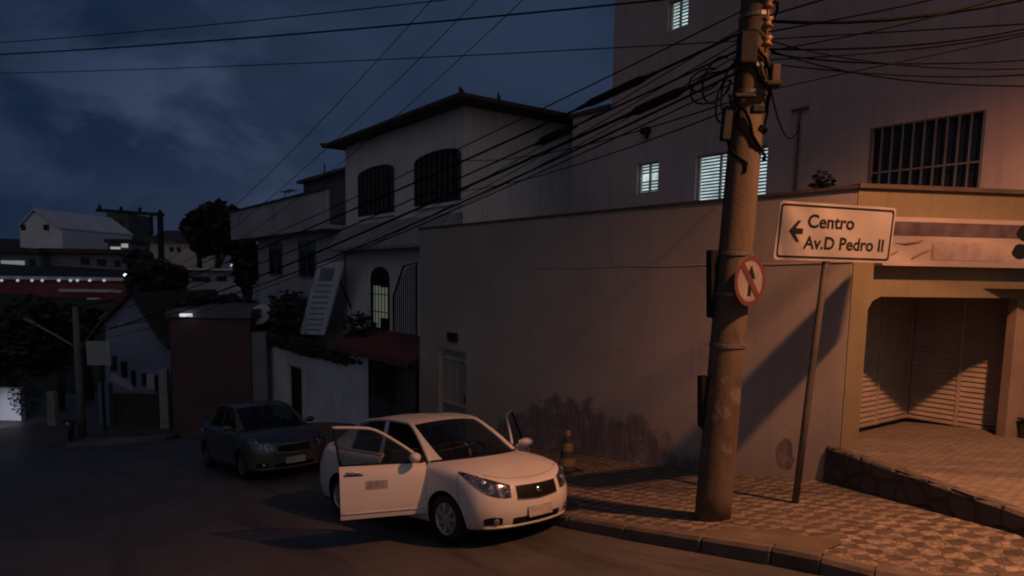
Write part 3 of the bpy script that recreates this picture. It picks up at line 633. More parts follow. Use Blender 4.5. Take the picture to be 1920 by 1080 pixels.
g = MB(); g.prism([(NH-0.02, ha, 4.55), (NH-0.75, ha, 3.68), (NH-0.75, ha, 3.58), (NH-0.02, ha, 3.58)], (0, hb-ha+0.1, 0)); part('canopy', g, mat('canopy_grey_tile', (0.30, 0.27, 0.27), 0.9, 0.3, 2, 0.4), hs)
for (x0, x1, y0, y1, m) in ((677, 738, 316, 400, mat('dark_shutter', (0.022, 0.019, 0.018), 0.7, 0.3, 3)), (783, 862, 288, 378, mat('dark_shutter', (0.022, 0.019, 0.018), 0.7, 0.3, 3))):
    A, B = on_n(x0, y1, NH), on_n(x1, y1, NH); Zt = on_n((x0+x1)/2, y0, NH).z; z0 = min(A.z, B.z)+0.02; t1, t0 = A.y, B.y
    p = MB(); p.prism(arch_pts(NH-0.003, t0, t1, z0, Zt-0.15, 0.15), (-0.02, 0, 0)); wn = part('window', p, m, hs)
    p = MB(); ap = arch_pts(NH-0.05, t0-0.04, t1+0.04, z0, Zt-0.15, 0.19); p.tube(ap+[ap[0]], 0.05, 6, False); part('frame', p, mat('brown_frame', (0.05, 0.035, 0.03), 0.7, 0.2, 4), wn)
    p = MB()
    for k in range(1, 8):
        t = t0+(t1-t0)*k/8; zz = Zt-0.15+0.15*math.sqrt(max(0, 1-((t-(t0+t1)/2)/((t1-t0)/2))**2)); p.tube([(NH-0.12, t, z0), (NH-0.12, t, zz)], 0.018, 5)
    part('bars', p, mat('iron_bars', (0.09, 0.08, 0.08), 0.7, 0.2, 4), wn)
    p = MB(); p.box(NH-0.10, NH-0.004, t0-0.1, t1+0.1, z0-0.09, z0-0.003); part('sill', p, housem, wn)
A, B = on_n(696, 608, NH), on_n(731, 608, NH); Zt = on_n(712, 500, NH).z
p = MB(); p.prism(arch_pts(NH-0.003, B.y, A.y, 0.9, Zt-0.4, 0.4), (-0.02, 0, 0)); ad = part('door', p, glassdark, hs)
p = MB(); tm = (A.y+B.y)/2; p.box(NH-0.045, NH-0.027, tm-0.05, tm+0.42, 0.95, Zt-0.65); p.box(NH-0.045, NH-0.027, B.y+0.12, tm-0.09, 1.3, Zt-0.7); part('pane', p, litdim, ad)
p = MB()
for k in range(1, 6): t = B.y+(A.y-B.y)*k/6; p.tube([(NH-0.07, t, 0.9), (NH-0.07, t, Zt-0.15)], 0.016, 5)
for z in (1.5, 2.1): p.tube([(NH-0.07, B.y, z), (NH-0.07, A.y, z)], 0.016, 5)
part('bars', p, darkmetal, ad)
# wrought iron screen beside it
A, B = on_n(738, 615, 9.7), on_n(781, 615, 9.7); t1, t0 = A.y, B.y; z0, ztp = A.z-0.1, on_n(770, 512, 9.7).z
ig = thing('iron_gate', 'dark arched wrought iron screen above the red canopy beside the lit arched door', 'gate', (9.7, (t0+t1)/2, z0), STREET)
p = MB(); p.tube([(9.7, t0, z0), (9.7, t0, ztp+0.3), (9.7, t0+0.8, ztp+0.2), (9.7, t1, ztp-0.7), (9.7, t1, z0)], 0.035, 6); part('frame', p, darkmetal, ig)
p = MB()
for k in range(1, 11): u = k/11; t = t0+(t1-t0)*u; p.tube([(9.7, t, z0), (9.7, t, ztp+0.25-0.9*u*u)], 0.018, 5)
part('bars', p, darkmetal, ig)
# red sheet canopy over the car gate, and the gate
rc = thing('canopy', 'dark red sheet canopy over the black street gate', 'canopy', (9.9, 19.5, 0.2), STREET)
p = MB(); za = 0.62; p.prism([(8.85, 16.9, za-0.25), (11.0, 16.9, za+0.35), (11.0, 16.9, za+0.41), (8.85, 16.9, za-0.19)], (0, 5.6, 0)); part('roof', p, redtile, rc)
p = MB(); p.box(8.82, 8.87, 16.9, 22.5, za-0.38, za-0.17); part('fascia', p, mat('red_fascia', (0.14, 0.05, 0.045), 0.7, 0.3, 2), rc)
gt = thing('street_gate', 'black barred street gate with dark sheet base under the red canopy', 'gate', (NW, 18.6, zw(18.6)), STREET)
z0 = zw(20.2); t0, t1 = 16.95, 20.15
p = MB(); p.box(NW, NW+0.06, t0, t0+0.08, z0, 0.22); p.box(NW, NW+0.06, t1-0.08, t1, z0, 0.22); p.box(NW, NW+0.06, t0+0.08, t1-0.08, 0.14, 0.22); p.box(NW, NW+0.06, (t0+t1)/2-0.05, (t0+t1)/2+0.05, z0, 0.14); part('frame', p, darkmetal, gt)
p = MB()
for k in range(1, 24): t = t0+(t1-t0)*k/24; p.tube([(NW+0.03, t, z0+1.0), (NW+0.03, t, 0.14)], 0.02, 5)
part('bars', p, darkmetal, gt)
p = MB(); p.box(NW+0.01, NW+0.05, t0+0.08, t1-0.08, z0, z0+1.0); part('base_panel', p, mat('gate_sheet', (0.06, 0.062, 0.06), 0.7, 0.3, 3), gt)
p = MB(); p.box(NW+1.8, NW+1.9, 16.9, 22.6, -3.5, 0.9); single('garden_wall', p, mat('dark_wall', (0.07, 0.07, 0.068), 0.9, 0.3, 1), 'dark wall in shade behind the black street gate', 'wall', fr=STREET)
# white street wall with door
ww = thing('street_wall', 'lower white rendered street wall with dark doorway left of the black gate', 'wall', (NW, 26, zw(26)), STREET)
p = MB(); tA, tB = 20.16, 31.6; za, zb_ = 0.14, -0.40; dt = (26.25, 27.75)
def wtop(t): return za+(zb_-za)*(t-20.8)/(31.6-20.8)
for a, b, lo in ((tA, dt[0], None), (dt[0], dt[1], -0.9), (dt[1], tB, None)):
    zl = (lo if lo is not None else -5.0)
    p.prism([(NW, a, zl), (NW, b, zl), (NW, b, wtop(b)), (NW, a, wtop(a))], (0.2, 0, 0))
part('wall_face', p, whitewall, ww)
p = MB(); p.prism([(NW-0.12, tA, wtop(tA)), (NW-0.12, tB, wtop(tB)), (NW-0.12, tB, wtop(tB)+0.1), (NW-0.12, tA, wtop(tA)+0.1)], (0.6, 0, 0)); part('coping', p, rooftile, ww)
p = MB(); p.box(NW+0.10, NW+0.16, dt[0], dt[1], -5, -0.9); part('door', p, mat('black_door', (0.008, 0.008, 0.008), 0.8, 0.2, 3), ww)

# second house with balcony
N2 = 10.6
h2 = thing('house', 'grey two storey house with a long rooftop balcony parapet, left of the hip roofed house', 'house', (N2, 31, -3), STREET)
g = MB(); g.box(N2, 17, 25.3, 36.3, -5, 4.62); part('wall', g, house2m, h2)
g = MB(); g.box(N2-0.75, 17, 25.2, 38.4, 4.45, 4.60); g.box(N2-0.75, N2-0.60, 25.2, 38.4, 4.60, 5.85); g.box(N2-0.60, 17, 38.2, 38.4, 4.60, 5.85); part('balcony', g, house2m, h2)
g = MB(); g.box(N2-0.82, N2-0.55, 25.2, 38.5, 5.853, 5.93); part('coping', g, MATS['sooty_coping'], h2)
g = MB(); RT = on_n(569, 345, 12.6); g.box(12.6, 17, 24.9, RT.y, 4.62, RT.z); part('roof_room', g, mat('dark_green_render', (0.11, 0.125, 0.125), 0.9, 0.2, 1), h2)
g = MB(); g.box(12.3, 17.2, 24.7, RT.y+.2, RT.z+.003, RT.z+.14); part('room_roof', g, MATS['sooty_coping'], h2)
for (x0, x1, y0, y1) in ((507, 530, 460, 514), (563, 592, 455, 518)):
    A, B = on_n(x0, y1, N2), on_n(x1, y1, N2); Zt = on_n(x0, y0, N2).z
    p = MB(); p.box(N2-0.02, N2-0.003, B.y, A.y, A.z, Zt); wn = part('window', p, glassdark, h2)
    p = MB(); w = 0.07
    p.box(N2-0.05, N2-0.022, B.y-w, B.y, A.z-w, Zt+w); p.box(N2-0.05, N2-0.022, A.y, A.y+w, A.z-w, Zt+w); p.box(N2-0.05, N2-0.022, B.y, A.y, A.z-w, A.z); p.box(N2-0.05, N2-0.022, B.y, A.y, Zt, Zt+w); p.box(N2-0.045, N2-0.022, (A.y+B.y)/2-0.03, (A.y+B.y)/2+0.03, A.z, Zt)
    part('frame', p, mat('grey_frame', (0.16, 0.16, 0.17), 0.7, 0.2, 4), wn)
A = on_n(609, 345, 12.0); g = MB(); g.tube([(12.0, A.y, 5.5), (12.0, A.y, on_n(609, 308, 12).z)], 0.035, 6); single('mast', g, darkmetal, 'thin dark mast on the grey house roof beside the hip roofed house', 'mast', fr=STREET)
A = on_n(535, 372, 10.2); g = MB(); g.tube([(10.2, A.y, 5.8), (10.2, A.y, A.z+0.25)], 0.02, 5)
for k in range(5): g.tube([(10.2-0.05, A.y-0.5+0.25*k, A.z+0.18+0.03*k), (10.6, A.y-0.5+0.25*k, A.z+0.36+0.03*k)], 0.013, 4)
g.tube([(10.2, A.y-0.6, A.z+0.22), (10.2, A.y+0.6, A.z+0.36)], 0.015, 5)
single('tv_antenna', g, darkmetal, 'spindly television antenna on the balcony parapet', 'antenna', fr=STREET)
# leaning pale board
A, B, C_, D_ = (on_n(x, y, 9.75) for x, y in ((597, 491), (645, 491), (607, 628), (561, 627)))
lb = thing('leaning_board', 'long pale lettered board leaning tilted in front of the grey house', 'board', (9.75, (C_.y+D_.y)/2, C_.z), STREET)
p = MB(); p.prism([A, B, C_, D_], (0.05, 0, 0)); part('panel', p, mat('pale_board', (0.60, 0.61, 0.66), 0.8, 0.2, 1.5), lb)
p = MB()
for k in range(9):
    u = 0.30+0.62*k/8; a = A.lerp(D_, u); b = B.lerp(C_, u); p.prism([a.lerp(b, 0.15)+Vector((-0.004, 0, 0)), a.lerp(b, 0.82)+Vector((-0.004, 0, 0)), a.lerp(b, 0.82)+Vector((-0.004, 0, -0.06)), a.lerp(b, 0.15)+Vector((-0.004, 0, -0.06))], (0.003, 0, 0))
a, b, c, d = A.lerp(D_, 0.08), B.lerp(C_, 0.08), B.lerp(C_, 0.25), A.lerp(D_, 0.25); o = Vector((-0.004, 0, 0))
p.prism([a.lerp(b, 0.2)+o, a.lerp(b, 0.75)+o, d.lerp(c, 0.75)+o, d.lerp(c, 0.2)+o], (0.003, 0, 0)); part('lines', p, mat('board_lines', (0.22, 0.23, 0.28), 0.8, 0.2, 2), lb)
p = MB(); m_ = (A+B)/2; p.tube([m_+Vector((0.1, 0, -0.1)), (11.0, m_.y-0.1, 0.3)], 0.04, 6); part('prop', p, darkmetal, lb)
# satellite dish on the street wall
A = on_n(488, 590, 8.95); dm = Matrix.Rotation(R_(222), 3, 'Z') @ Matrix.Rotation(R_(60), 3, 'Y')
sd_ = thing('satellite_dish', 'pale grey satellite dish above the white street wall', 'satellite dish', (8.95, A.y, A.z-0.8), STREET)
p = MB(); p.lathe([(0.02, -0.10), (0.25, -0.075), (0.42, -0.02), (0.50, 0.03), (0.49, 0.035), (0.40, 0.0), (0.2, -0.06), (0.02, -0.08)], A, dm, 20); part('dish', p, mat('dish_grey', (0.45, 0.45, 0.45), 0.7, 0.2, 3), sd_, True)
p = MB(); p.tube([A, A+Vector((0.1, 0, -0.3)), A+Vector((0.24, 0, -1.1))], 0.03, 6); part('mount', p, darkmetal, sd_)
bush('hedge_bush', 'dark bush growing behind the white street wall beside the dish', 'bush', (9.9, 29.5, 0.8), (0.8, 2.6, 1.3), 900, 0.35, leafdark)
bush('creeper', 'dark creeper spilling over the top of the white street wall', 'plant', (9.2, 26.0, -0.02), (0.32, 5.6, 0.30), 1500, 0.30, leafdark)
bush('hedge_bush', 'dark bush between the leaning board and the arched door', 'bush', (9.9, 22.4, 0.7), (0.5, 0.9, 0.8), 500, 0.25, leafdark)

# ------------------------------------------------------------------ concrete utility pole and what hangs on it
PB = STREET.w((6.53, 4.89, Z0-SL*4.89))
PT = STREET.w((6.53+0.33*9.6/5.8, 4.89, 9.6))
def pp(z): return PB + (PT-PB)*((z-PB.z)/(PT.z-PB.z))
up_ = thing('utility_pole', 'thick leaning concrete utility pole with graffiti and tangled cables at the kerb', 'utility pole', PB, WORLD)
p = MB(); zs = [0.0-0.1+9.7*k/24 for k in range(25)]; p.tube([pp(z) for z in zs], [0.205-0.055*k/24 for k in range(25)], 28); part('shaft', p, poleconc, up_, True)
Lw = lambda off: nV*off[0] + dV*off[1] + Vector((0, 0, off[2]))
for z in (2.02, 2.60, 3.05, 4.80, 5.08, 5.62):
    p = MB(); r = 0.208-0.055*z/9.6+0.004; c = pp(z); p.lathe([(r, -0.022), (r+0.006, -0.02), (r+0.006, 0.02), (r, 0.022)], c, None, 24); part('strap', p, mat('galvanised_strap', (0.20, 0.18, 0.15), 0.4, 0.2, 6, 0, 0.6), up_)
# dark boxes strapped on the far-left side
for (y0, y1, w, lab) in ((467, 597, 0.12, None), (708, 805, 0.10, None)):
    zc0, zc1 = at(1330, y1, PB.y).z, at(1330, y0, PB.y).z; c = (pp(zc0)+pp(zc1))/2 + Vector((-0.20, 0.06, 0))
    p = MB(); p.obox(c, w, 0.20, zc1-zc0, Matrix.Rotation(-0.05, 3, 'Y')); o = part('cable_guard', p, mat('black_guard', (0.008, 0.007, 0.007), 0.85, 0.2, 4), up_); mod_bevel(o, 0.015)
# hardware near the top of the frame
def hw(name, px, py, sx, sy, sz, m, dy=0.0, rot=0, bev=0.015):
    c = at(px, py, PB.y+dy); p = MB(); p.obox(c, sx*.85, sy*.85, sz*.9, Matrix.Rotation(rot, 3, 'Y')); return mod_bevel(part(name, p, m, up_), bev)
hw('terminal_box', 1400, 92, 0.21, 0.2, 0.36, plastic, -0.24); hw('terminal_box', 1362, 232, 0.11, 0.14, 0.40, mat('dark_green_box', (0.007, 0.012, 0.008), 0.6, 0.2, 5), -0.10, 0.06)
hw('splice_box', 1452, 140, 0.11, 0.14, 0.22, mat('brown_box', (0.05, 0.026, 0.016), 0.6, 0.3, 5), -0.1); hw('terminal_box', 1448, 158, 0.20, 0.14, 0.06, plastic, -0.13)
hw('bracket', 1396, 180, 0.26, 0.10, 0.05, darkmetal, -0.22); hw('bracket', 1420, 205, 0.16, 0.12, 0.09, plastic, -0.2)
p = MB()
ins_c = at(1438, 38, PB.y-0.22)
for k in range(4): p.lathe([(0.03, -0.05), (0.062, -0.04), (0.035, -0.005), (0.035, 0.005), (0.062, 0.04), (0.03, 0.05)], ins_c+Vector((0.004*k, 0, 0.36-0.19*k)), None, 14)
p.tube([ins_c+Vector((0, 0, -0.32)), ins_c+Vector((0.01, 0, 0.5))], 0.014, 6)
part('insulator_rack', p, mat('porcelain_brown', (0.26, 0.16, 0.07), 0.35, 0.3, 6), up_, True)
random.seed(12)
p = MB()
for k in range(10):
    z0 = 4.5+1.5*random.random(); a = random.random()*6.28; c = pp(z0); pts = []
    for i in range(9):
        u = i/8; aa = a+u*(2.2+random.random()); pts.append(c+Vector((math.cos(aa)*0.21, math.sin(aa)*0.21, -0.5*u+0.12*math.sin(u*5+k))))
    p.tube(pts, 0.012+0.010*random.random(), 6)
part('cable_wrap', p, cablem, up_, True)
p = MB()
for (cx, cy, rx, ry) in ((1333, 165, 38, 30), (1345, 150, 28, 44), (1322, 150, 30, 22), (1358, 190, 16, 40), (1372, 170, 20, 52)):
    pts = [at(cx+rx*math.cos(2*math.pi*k/20+0.4), cy+ry*math.sin(2*math.pi*k/20), PB.y-0.05+0.08*math.sin(k)) for k in range(17)]; p.tube(pts, 0.011, 6)
part('slack_loop', p, cablem, up_, True)
# round prohibition sign on the pole
Sc = CAM + ray(1406, 527)*((W(0, 4.62, 0).dot(dV))/ray(1406, 527).dot(dV))
ang = math.atan2(dV.y, dV.x)            # local frame: x along n, y along d (sign faces -d)
SF = Fr((Sc.x, Sc.y, Sc.z), ALPHA)
rs = thing('road_sign', 'round white sign with red ring and barred black arrow on the concrete pole', 'road sign', (0, 0, 0), SF)
MX = Matrix.Rotation(R_(90), 3, 'X'); rad = 0.275
tilt = Matrix.Rotation(R_(4.0), 3, 'Y')
def T(p): return tilt @ Vector(p)
p = MB(); p.lathe([(rad, -0.004), (rad, 0.004)], (0, 0, 0), tilt @ MX, 40); part('disc', p, mat('faded_shaded_white', (0.22, 0.19, 0.18), 0.6, 0.3, 5), rs)  # faded white, its colour also darkened to stand for partial shade
p = MB(); rows = [[T((r*math.cos(2*math.pi*k/40), -0.007, r*math.sin(2*math.pi*k/40))) for k in range(41)] for r in (rad, rad-0.052)]; p.grid(rows); part('red_ring', p, signred, rs)
p = MB(); s = 0.16; w = 0.026
p.add([T((-s-w, -0.010, s-w)), T((-s+w, -0.010, s+w)), T((s+w, -0.010, -s+w)), T((s-w, -0.010, -s-w))], [(3, 2, 1, 0)]); part('red_bar', p, signred, rs)
p = MB(); y = -0.0085
p.add([T(v) for v in ((-0.03, y, -0.16), (0.03, y, -0.16), (0.03, y, 0.04), (-0.03, y, 0.04))], [(0, 1, 2, 3)]); p.add([T(v) for v in ((-0.085, y, 0.03), (0.085, y, 0.03), (0.0, y, 0.175))], [(0, 1, 2)]); part('arrow', p, signblack, rs)
for z in (-0.14, 0.14): p = MB(); p.box(-0.14, 0.02, 0.005, 0.06, z-0.02, z+0.02); part('bracket', p, greymetal, rs)

# ------------------------------------------------------------------ direction sign
phi = R_(19); sdv = Vector((math.cos(phi), math.sin(phi), 0)); snv = Vector((math.sin(phi), -math.cos(phi), 0))
Bp = on_road(1490, 943, 0.0); q = ray(1569, 437); Mc = CAM + q*((Bp-CAM).dot(snv)/q.dot(snv))
DS = Fr((Mc.x, Mc.y, Mc.z), phi)
tl3 = Matrix.Rotation(R_(0.2), 3, 'Y')    # the whole plate hangs a little down to the right
ds = thing('direction_sign', 'white direction sign on leaning post reading Centro Av.D Pedro II', 'street sign', DS.l(Bp), DS)
SWD, SHT = 1.74, 0.67
def rrect(w, h, r, k=5):
    pts = []
    for cx, cz, a0 in ((w/2-r, h/2-r, 0), (-w/2+r, h/2-r, 90), (-w/2+r, -h/2+r, 180), (w/2-r, -h/2+r, 270)):
        for i in range(k+1): a = R_(a0+90*i/k); pts.append(Vector((cx+r*math.cos(a), 0, cz+r*math.sin(a))))
    return pts
def shear(v): return tl3 @ Vector((v[0]+0.065*v[2], v[1], v[2]))   # slight lean of the plate with the post
p = MB(); o_ = [shear(v) for v in rrect(SWD, SHT, 0.045)]; p.prism([v+Vector((0, 0.006, 0)) for v in o_], (0, -0.008, 0)); part('plate', p, signwhite, ds)
p = MB(); a = [shear(v)+Vector((0, -0.0045, 0)) for v in rrect(SWD-0.055, SHT-0.055, 0.04)]; b = [shear(v)+Vector((0, -0.0045, 0)) for v in rrect(SWD-0.105, SHT-0.105, 0.03)]
n = len(a); p.add(a+b, [(i, (i+1) % n, n+(i+1) % n, n+i) for i in range(n)]); part('border', p, signblack, ds)
p = MB(); y = -0.0045
p.add([shear(v) for v in ((-0.54, y, -0.026), (-0.60, y, -0.026), (-0.60, y, 0.03), (-0.54, y, 0.03))][:0] or [shear(v) for v in ((-0.70, y, 0.0), (-0.585, y, 0.125), (-0.535, y, 0.125), (-0.605, y, 0.033), (-0.50, y, 0.033), (-0.50, y, -0.033), (-0.605, y, -0.033), (-0.535, y, -0.125), (-0.585, y, -0.125))], [(0, 1, 3), (1, 2, 3), (0, 3, 6), (3, 4, 5), (3, 5, 6), (0, 6, 8), (6, 7, 8)])
part('arrow', p, signblack, ds)
def text_part(name, txt, size, x, z, width, m, parent, fn, off=0.0, y=-0.005):
    cu = bpy.data.curves.new(name, 'FONT'); cu.body = txt; cu.size = size; cu.offset = off; cu.resolution_u = 4
    to = bpy.data.objects.new(name, cu); COL.objects.link(to); bpy.context.view_layer.update()
    me = bpy.data.meshes.new_from_object(to); bpy.data.objects.remove(to)
    xs = [v.co.x for v in me.vertices]; k = width/(max(xs)-min(xs)); x0 = min(xs)
    for v in me.vertices: v.co = fn(Vector(((v.co.x-x0)*k+x, y, v.co.y+z)))-BASE[parent.name]
    me.materials.append(m); o = bpy.data.objects.new(name, me); COL.objects.link(o); o.parent = parent; BASE[o.name] = BASE[parent.name]; return o
text_part('lettering', 'Centro', 0.215, -0.445, 0.05, 0.69, signblack, ds, shear, 0.0055)
text_part('lettering', 'Av.D Pedro II', 0.205, -0.475, -0.195, 1.21, signblack, ds, shear, 0.0055)
pt = CAM + ray(1548, 495)*((Mc+snv*-0.05-CAM).dot(snv)/ray(1548, 495).dot(snv)); b0 = DS.l(Bp); b1 = DS.l(pt); e1 = b1 + (b1-b0)*0.17
p = MB(); p.tube([b0+Vector((0, 0, -0.1)), b0.lerp(b1, 0.5), b1, e1+Vector((0, 0.0, 0))], 0.042, 14); part('post', p, mat('post_steel', (0.15, 0.13, 0.10), 0.6, 0.35, 4, 0.2, 0.4, streak=0.4), ds, True)
for z in (-0.2, 0.2): p = MB(); p.box(-0.35, 0.2, 0.007, 0.03, z-0.02, z+0.02); part('bracket', p, greymetal, ds)

# ------------------------------------------------------------------ striped cone
cb = on_road(1063, 884, 0.0); cn = thing('traffic_cone', 'black and yellow striped traffic cone on the sidewalk against the flaking wall', 'traffic cone', cb, WORLD)
p = MB(); p.lathe([(0.18, 0.03), (0.17, 0.06), (0.055, 0.66), (0.04, 0.73), (0.02, 0.74)], cb, None, 20); part('cone', p, m_stripe('cone_stripes', (0.012, 0.011, 0.010), (0.17, 0.125, 0.05), 'Z', 0.26), cn, True)
p = MB(); p.obox(cb+Vector((0, 0, 0.015)), 0.46, 0.46, 0.05, Matrix.Rotation(ALPHA, 3, 'Z')); mod_bevel(part('base', p, blackrub, cn), 0.02)

# ------------------------------------------------------------------ cars (local frame: x forward, y left, z up, origin under the front axle)
def crom(P, i, t):
    def g(k):
        if 0 <= k < len(P): return P[k]
        return P[0]*2-P[1] if k < 0 else P[-1]*2-P[-2]
    a, b, c, d = g(i-1), g(i), g(i+1), g(i+2)
    return 0.5*((2*b)+(c-a)*t+(2*a-5*b+4*c-d)*t*t+(3*b-a-3*c+d)*t*t*t)
def cval(P, f):
    i = min(int(f), len(P)-2); return crom(P, i, f-i)
class CarShape:
    xf = [.70, .775, .815, .82, .795, .755, .685]; xr = [-3.38, -3.44, -3.47, -3.47, -3.45, -3.42, -3.34]; wd = [.75, .80, .83, .85, .845, .812, .742]
    Z = [[.20]*15, [.235]*15, [.365]*15, [.53]*15,
         [.655, .657, .665, .685, .715, .735, .74, .74, .74, .745, .75, .75, .74, .74, .74],
         [.735, .738, .755, .795, .835, .865, .885, .895, .905, .915, .93, .945, .95, .95, .95],
         [.775, .782, .805, .85, .888, .928, .955, .967, .977, .987, 1.0, 1.02, 1.03, 1.04, 1.045]]
    def __init__(s, stretch=1.0):
        s.net = []
        for v in range(7):
            f, r, w = s.xf[v], s.xr[v], s.wd[v]
            xs = [f, f-.02, f-.075, f-.20, f-.40, 0, -.38, -.90, -1.45, -2.0, -2.51, r+.42, r+.17, r+.045, r]
            ys = [0, .30*w, .60*w, .845*w, .965*w, w, w, w, w, w, w, .955*w, .83*w, .48*w, 0]
            s.net.append([Vector((x, y, z)) for x, y, z in zip(xs, ys, s.Z[v])])
    def row(s, v):
        R = s.net[v]; m = lambda p: Vector((p.x, -p.y, p.z)); return [m(R[1])] + R + [m(R[-2])]
    def P(s, j, v, sg=1):
        jj = abs(j); sg = sg if j >= 0 else -sg
        col = [cval(s.row(k), jj+1) for k in range(7)]; p = cval(col, v); return Vector((p.x, p.y*sg, p.z))
    def T(s, j):
        b11 = s.P(11, 6)
        c = [s.P(6, 6), Vector((-.68, .655, 1.19)), Vector((-1.0, .568, 1.385)), Vector((-1.25, .565, 1.425)), Vector((-1.52, .565, 1.44)), Vector((-1.78, .562, 1.438)), Vector((-2.05, .557, 1.42)), Vector((-2.27, .555, 1.385)), Vector((-2.5, .562, 1.315)), Vector((-2.77, .605, 1.17)), b11]
        return cval(c, (j-6)*2)
    def N(s, j, v, sg=1):
        e = .05; a = s.P(j+e, v, sg)-s.P(j-e, v, sg); b = s.P(j, min(6, v+e), sg)-s.P(j, max(0, v-e), sg); n = a.cross(b).normalized()
        p = s.P(j, v, sg); o = p-Vector((-1.3, 0, .5)); return n if n.dot(o) > 0 else -n
    def patch(s, fj, vlo, vhi, n, m, off, sg=1):
        rows = []
        for i in range(n+1):
            u = i/n; j = fj(u); a, b = vlo(u), vhi(u); rows.append([s.P(j, a+(b-a)*k/m, sg)+s.N(j, a+(b-a)*k/m, sg)*off for k in range(m+1)])
        return rows
def mir(p, sg): return Vector((p.x, p.y*sg, p.z))
def build_car(label, M4, paint, doors_open=None, plate_m=None, scale=1.0, rimm=None, emblem=True):
    S = CarShape()
    car = thing('parked_car', label, 'car', (0, 0, 0), WORLD); car.matrix_world = M4 @ Matrix.Scale(scale, 4)
    SJ, SV = 8, 4; AR = 0.352
    def arch(p): return min((math.hypot(p.x-xc, p.z-.30), xc) for xc in (0, -2.51))
    body = MB(); doors = {1: None, -1: None}
    for sg in (1, -1):
        g = {}
        for a in range(14*SJ+1):
            for b in range(6*SV+1): g[a, b] = S.P(a/SJ, b/SV, sg)
        drop = set(); door = set()
        for a in range(14*SJ):
            for b in range(6*SV):
                c = (g[a, b]+g[a+1, b+1])/2
                if arch(c)[0] < AR: drop.add((a, b))
                elif doors_open and 6*SJ <= a < 8*SJ and b >= 7: door.add((a, b))
        keep = [(a, b) for a in range(14*SJ) for b in range(6*SV) if (a, b) not in drop and (a, b) not in door]
        kv = {q for a, b in keep for q in ((a, b), (a+1, b), (a, b+1), (a+1, b+1))}; dv_ = {q for a, b in drop for q in ((a, b), (a+1, b), (a, b+1), (a+1, b+1))}
        for q in kv & dv_:
            d, xc = arch(g[q])
            if d > 1e-4: k = AR/d; g[q] = Vector((xc+(g[q].x-xc)*k, g[q].y, .30+(g[q].z-.30)*k))
        idx = {}; vs = []
        for q in sorted(kv): idx[q] = len(vs); vs.append(g[q])
        fs = [(idx[a, b], idx[a+1, b], idx[a+1, b+1], idx[a, b+1]) for a, b in keep]
        body.add(vs, fs if sg < 0 else [f[::-1] for f in fs])
    # hood
    def bottom(u): k = 1-u*u; p = S.P(6, 6); return Vector((p.x+.34*k, p.y*u, p.z+.035*k))
    def rrow(j, u):
        t = S.T(j); k = 1-u*u; dx = .10*max(0, 1-(j-7)) - .05*max(0, j-9); cr = .045 if j < 9.5 else .045
        return Vector((t.x+dx*k, t.y*u, t.z+cr*k))
    def coons(front, back, side, nu=20, nw=12, bulge=0.0, pw=2.0, w0=0.0, w1=1.0, u1=1.0):
        rows = []
        for i in range(nw+1):
            w = w0+(w1-w0)*i/nw; r = []
            for k in range(nu+1):
                u = (-1+2*k/nu)*u1; p = front(u).lerp(back(u), w); d = side(w)-front(1).lerp(back(1), w); au = abs(u)**pw
                p = p+Vector((d.x*au, d.y*au*(1 if u >= 0 else -1), d.z*au)); p.z += bulge*math.sin(math.pi*w)*(1-u*u); r.append(p)
            rows.append(r)
        return rows
    fe = lambda u: S.P(3*abs(u), 6, 1 if u >= 0 else -1)
    body.grid([r[::-1] for r in coons(fe, bottom, lambda w: S.P(3+3*w, 6), bulge=.035, pw=1.6)])
    body.grid([[rrow(7+3*i/14, -1+2*k/20) for k in range(21)][::-1] for i in range(15)])
    deck = lambda u: Vector((S.P(11, 6).x-.06*(1-u*u), S.P(11, 6).y*u, S.P(11, 6).z+.03*(1-u*u)))
    re_ = lambda u: S.P(14-3*abs(u), 6, 1 if u >= 0 else -1)
    body.grid([r[::-1] for r in coons(deck, re_, lambda w: S.P(11, 6).lerp(S.P(11, 6), w), nw=4, bulge=.01)])
    ws_side = lambda w: S.T(6+w)
    # rear glass surround and C pillars
    for sg in (1, -1):
        body.grid([[mir(S.P(j, 6).lerp(S.T(j), k/4), sg) for k in range(5)] for j in [9.55+1.45*i/8 for i in range(9)]])
        if True:   # B pillar
            body.grid([[mir(S.P(j, 6).lerp(S.T(j), k/6), sg)+Vector((0, sg*.004, 0)) for k in range(7)] for j in (8.0, 8.09, 8.18)])
        body.tube([mir(S.T(6+j*.125), sg) for j in range(0, 30)], [.030]*9+[.024]*21, 8)
        body.tube([mir(S.P(6+j*.25, 6)+Vector((0, .004, .004)), sg) for j in range(8 if doors_open else 0, 18)], .014, 6)
        if doors_open: body.tube([mir(S.P(6, v*.5), sg)+Vector((0, -sg*.012, 0)) for v in range(4, 13)], .014, 6); body.tube([mir(S.P(8, v*.5), sg)+Vector((0, -sg*.012, 0)) for v in range(4, 13)], .014, 6)
    bo = part('body', body, paint, car, True)
    m = bo.modifiers.new('weld', 'WELD'); m.merge_threshold = 0.002
    # dark under-body, wheel wells, floor
    ub = MB(); ub.box(-3.2, .55, -.70, .70, .17, .34); ub.box(-2.1, -.42, -.78, .78, .22, .30)
    for xc in (0, -2.51):
        for sg in (1, -1):
            th = [math.pi*(-.12+1.24*k/16) for k in range(17)]
            ub.grid([[Vector((xc+.36*math.cos(a), sg*y, .30+.36*math.sin(a))) for a in th] for y in (.50, .80)]); ub.quad(*[Vector((xc+.36*math.cos(a), sg*.52, .30+.36*math.sin(a))) for a in th])
    ub.box(.35, .62, -.60, .60, .34, .72)
    part('underbody', ub, plastic, car)
    # glass
    wrow = [coons(bottom, lambda u: rrow(7, u), ws_side, u1=.84+.14*(i/12)**.8, w0=.03+.945*i/12, w1=1, nw=1)[0] for i in range(13)]
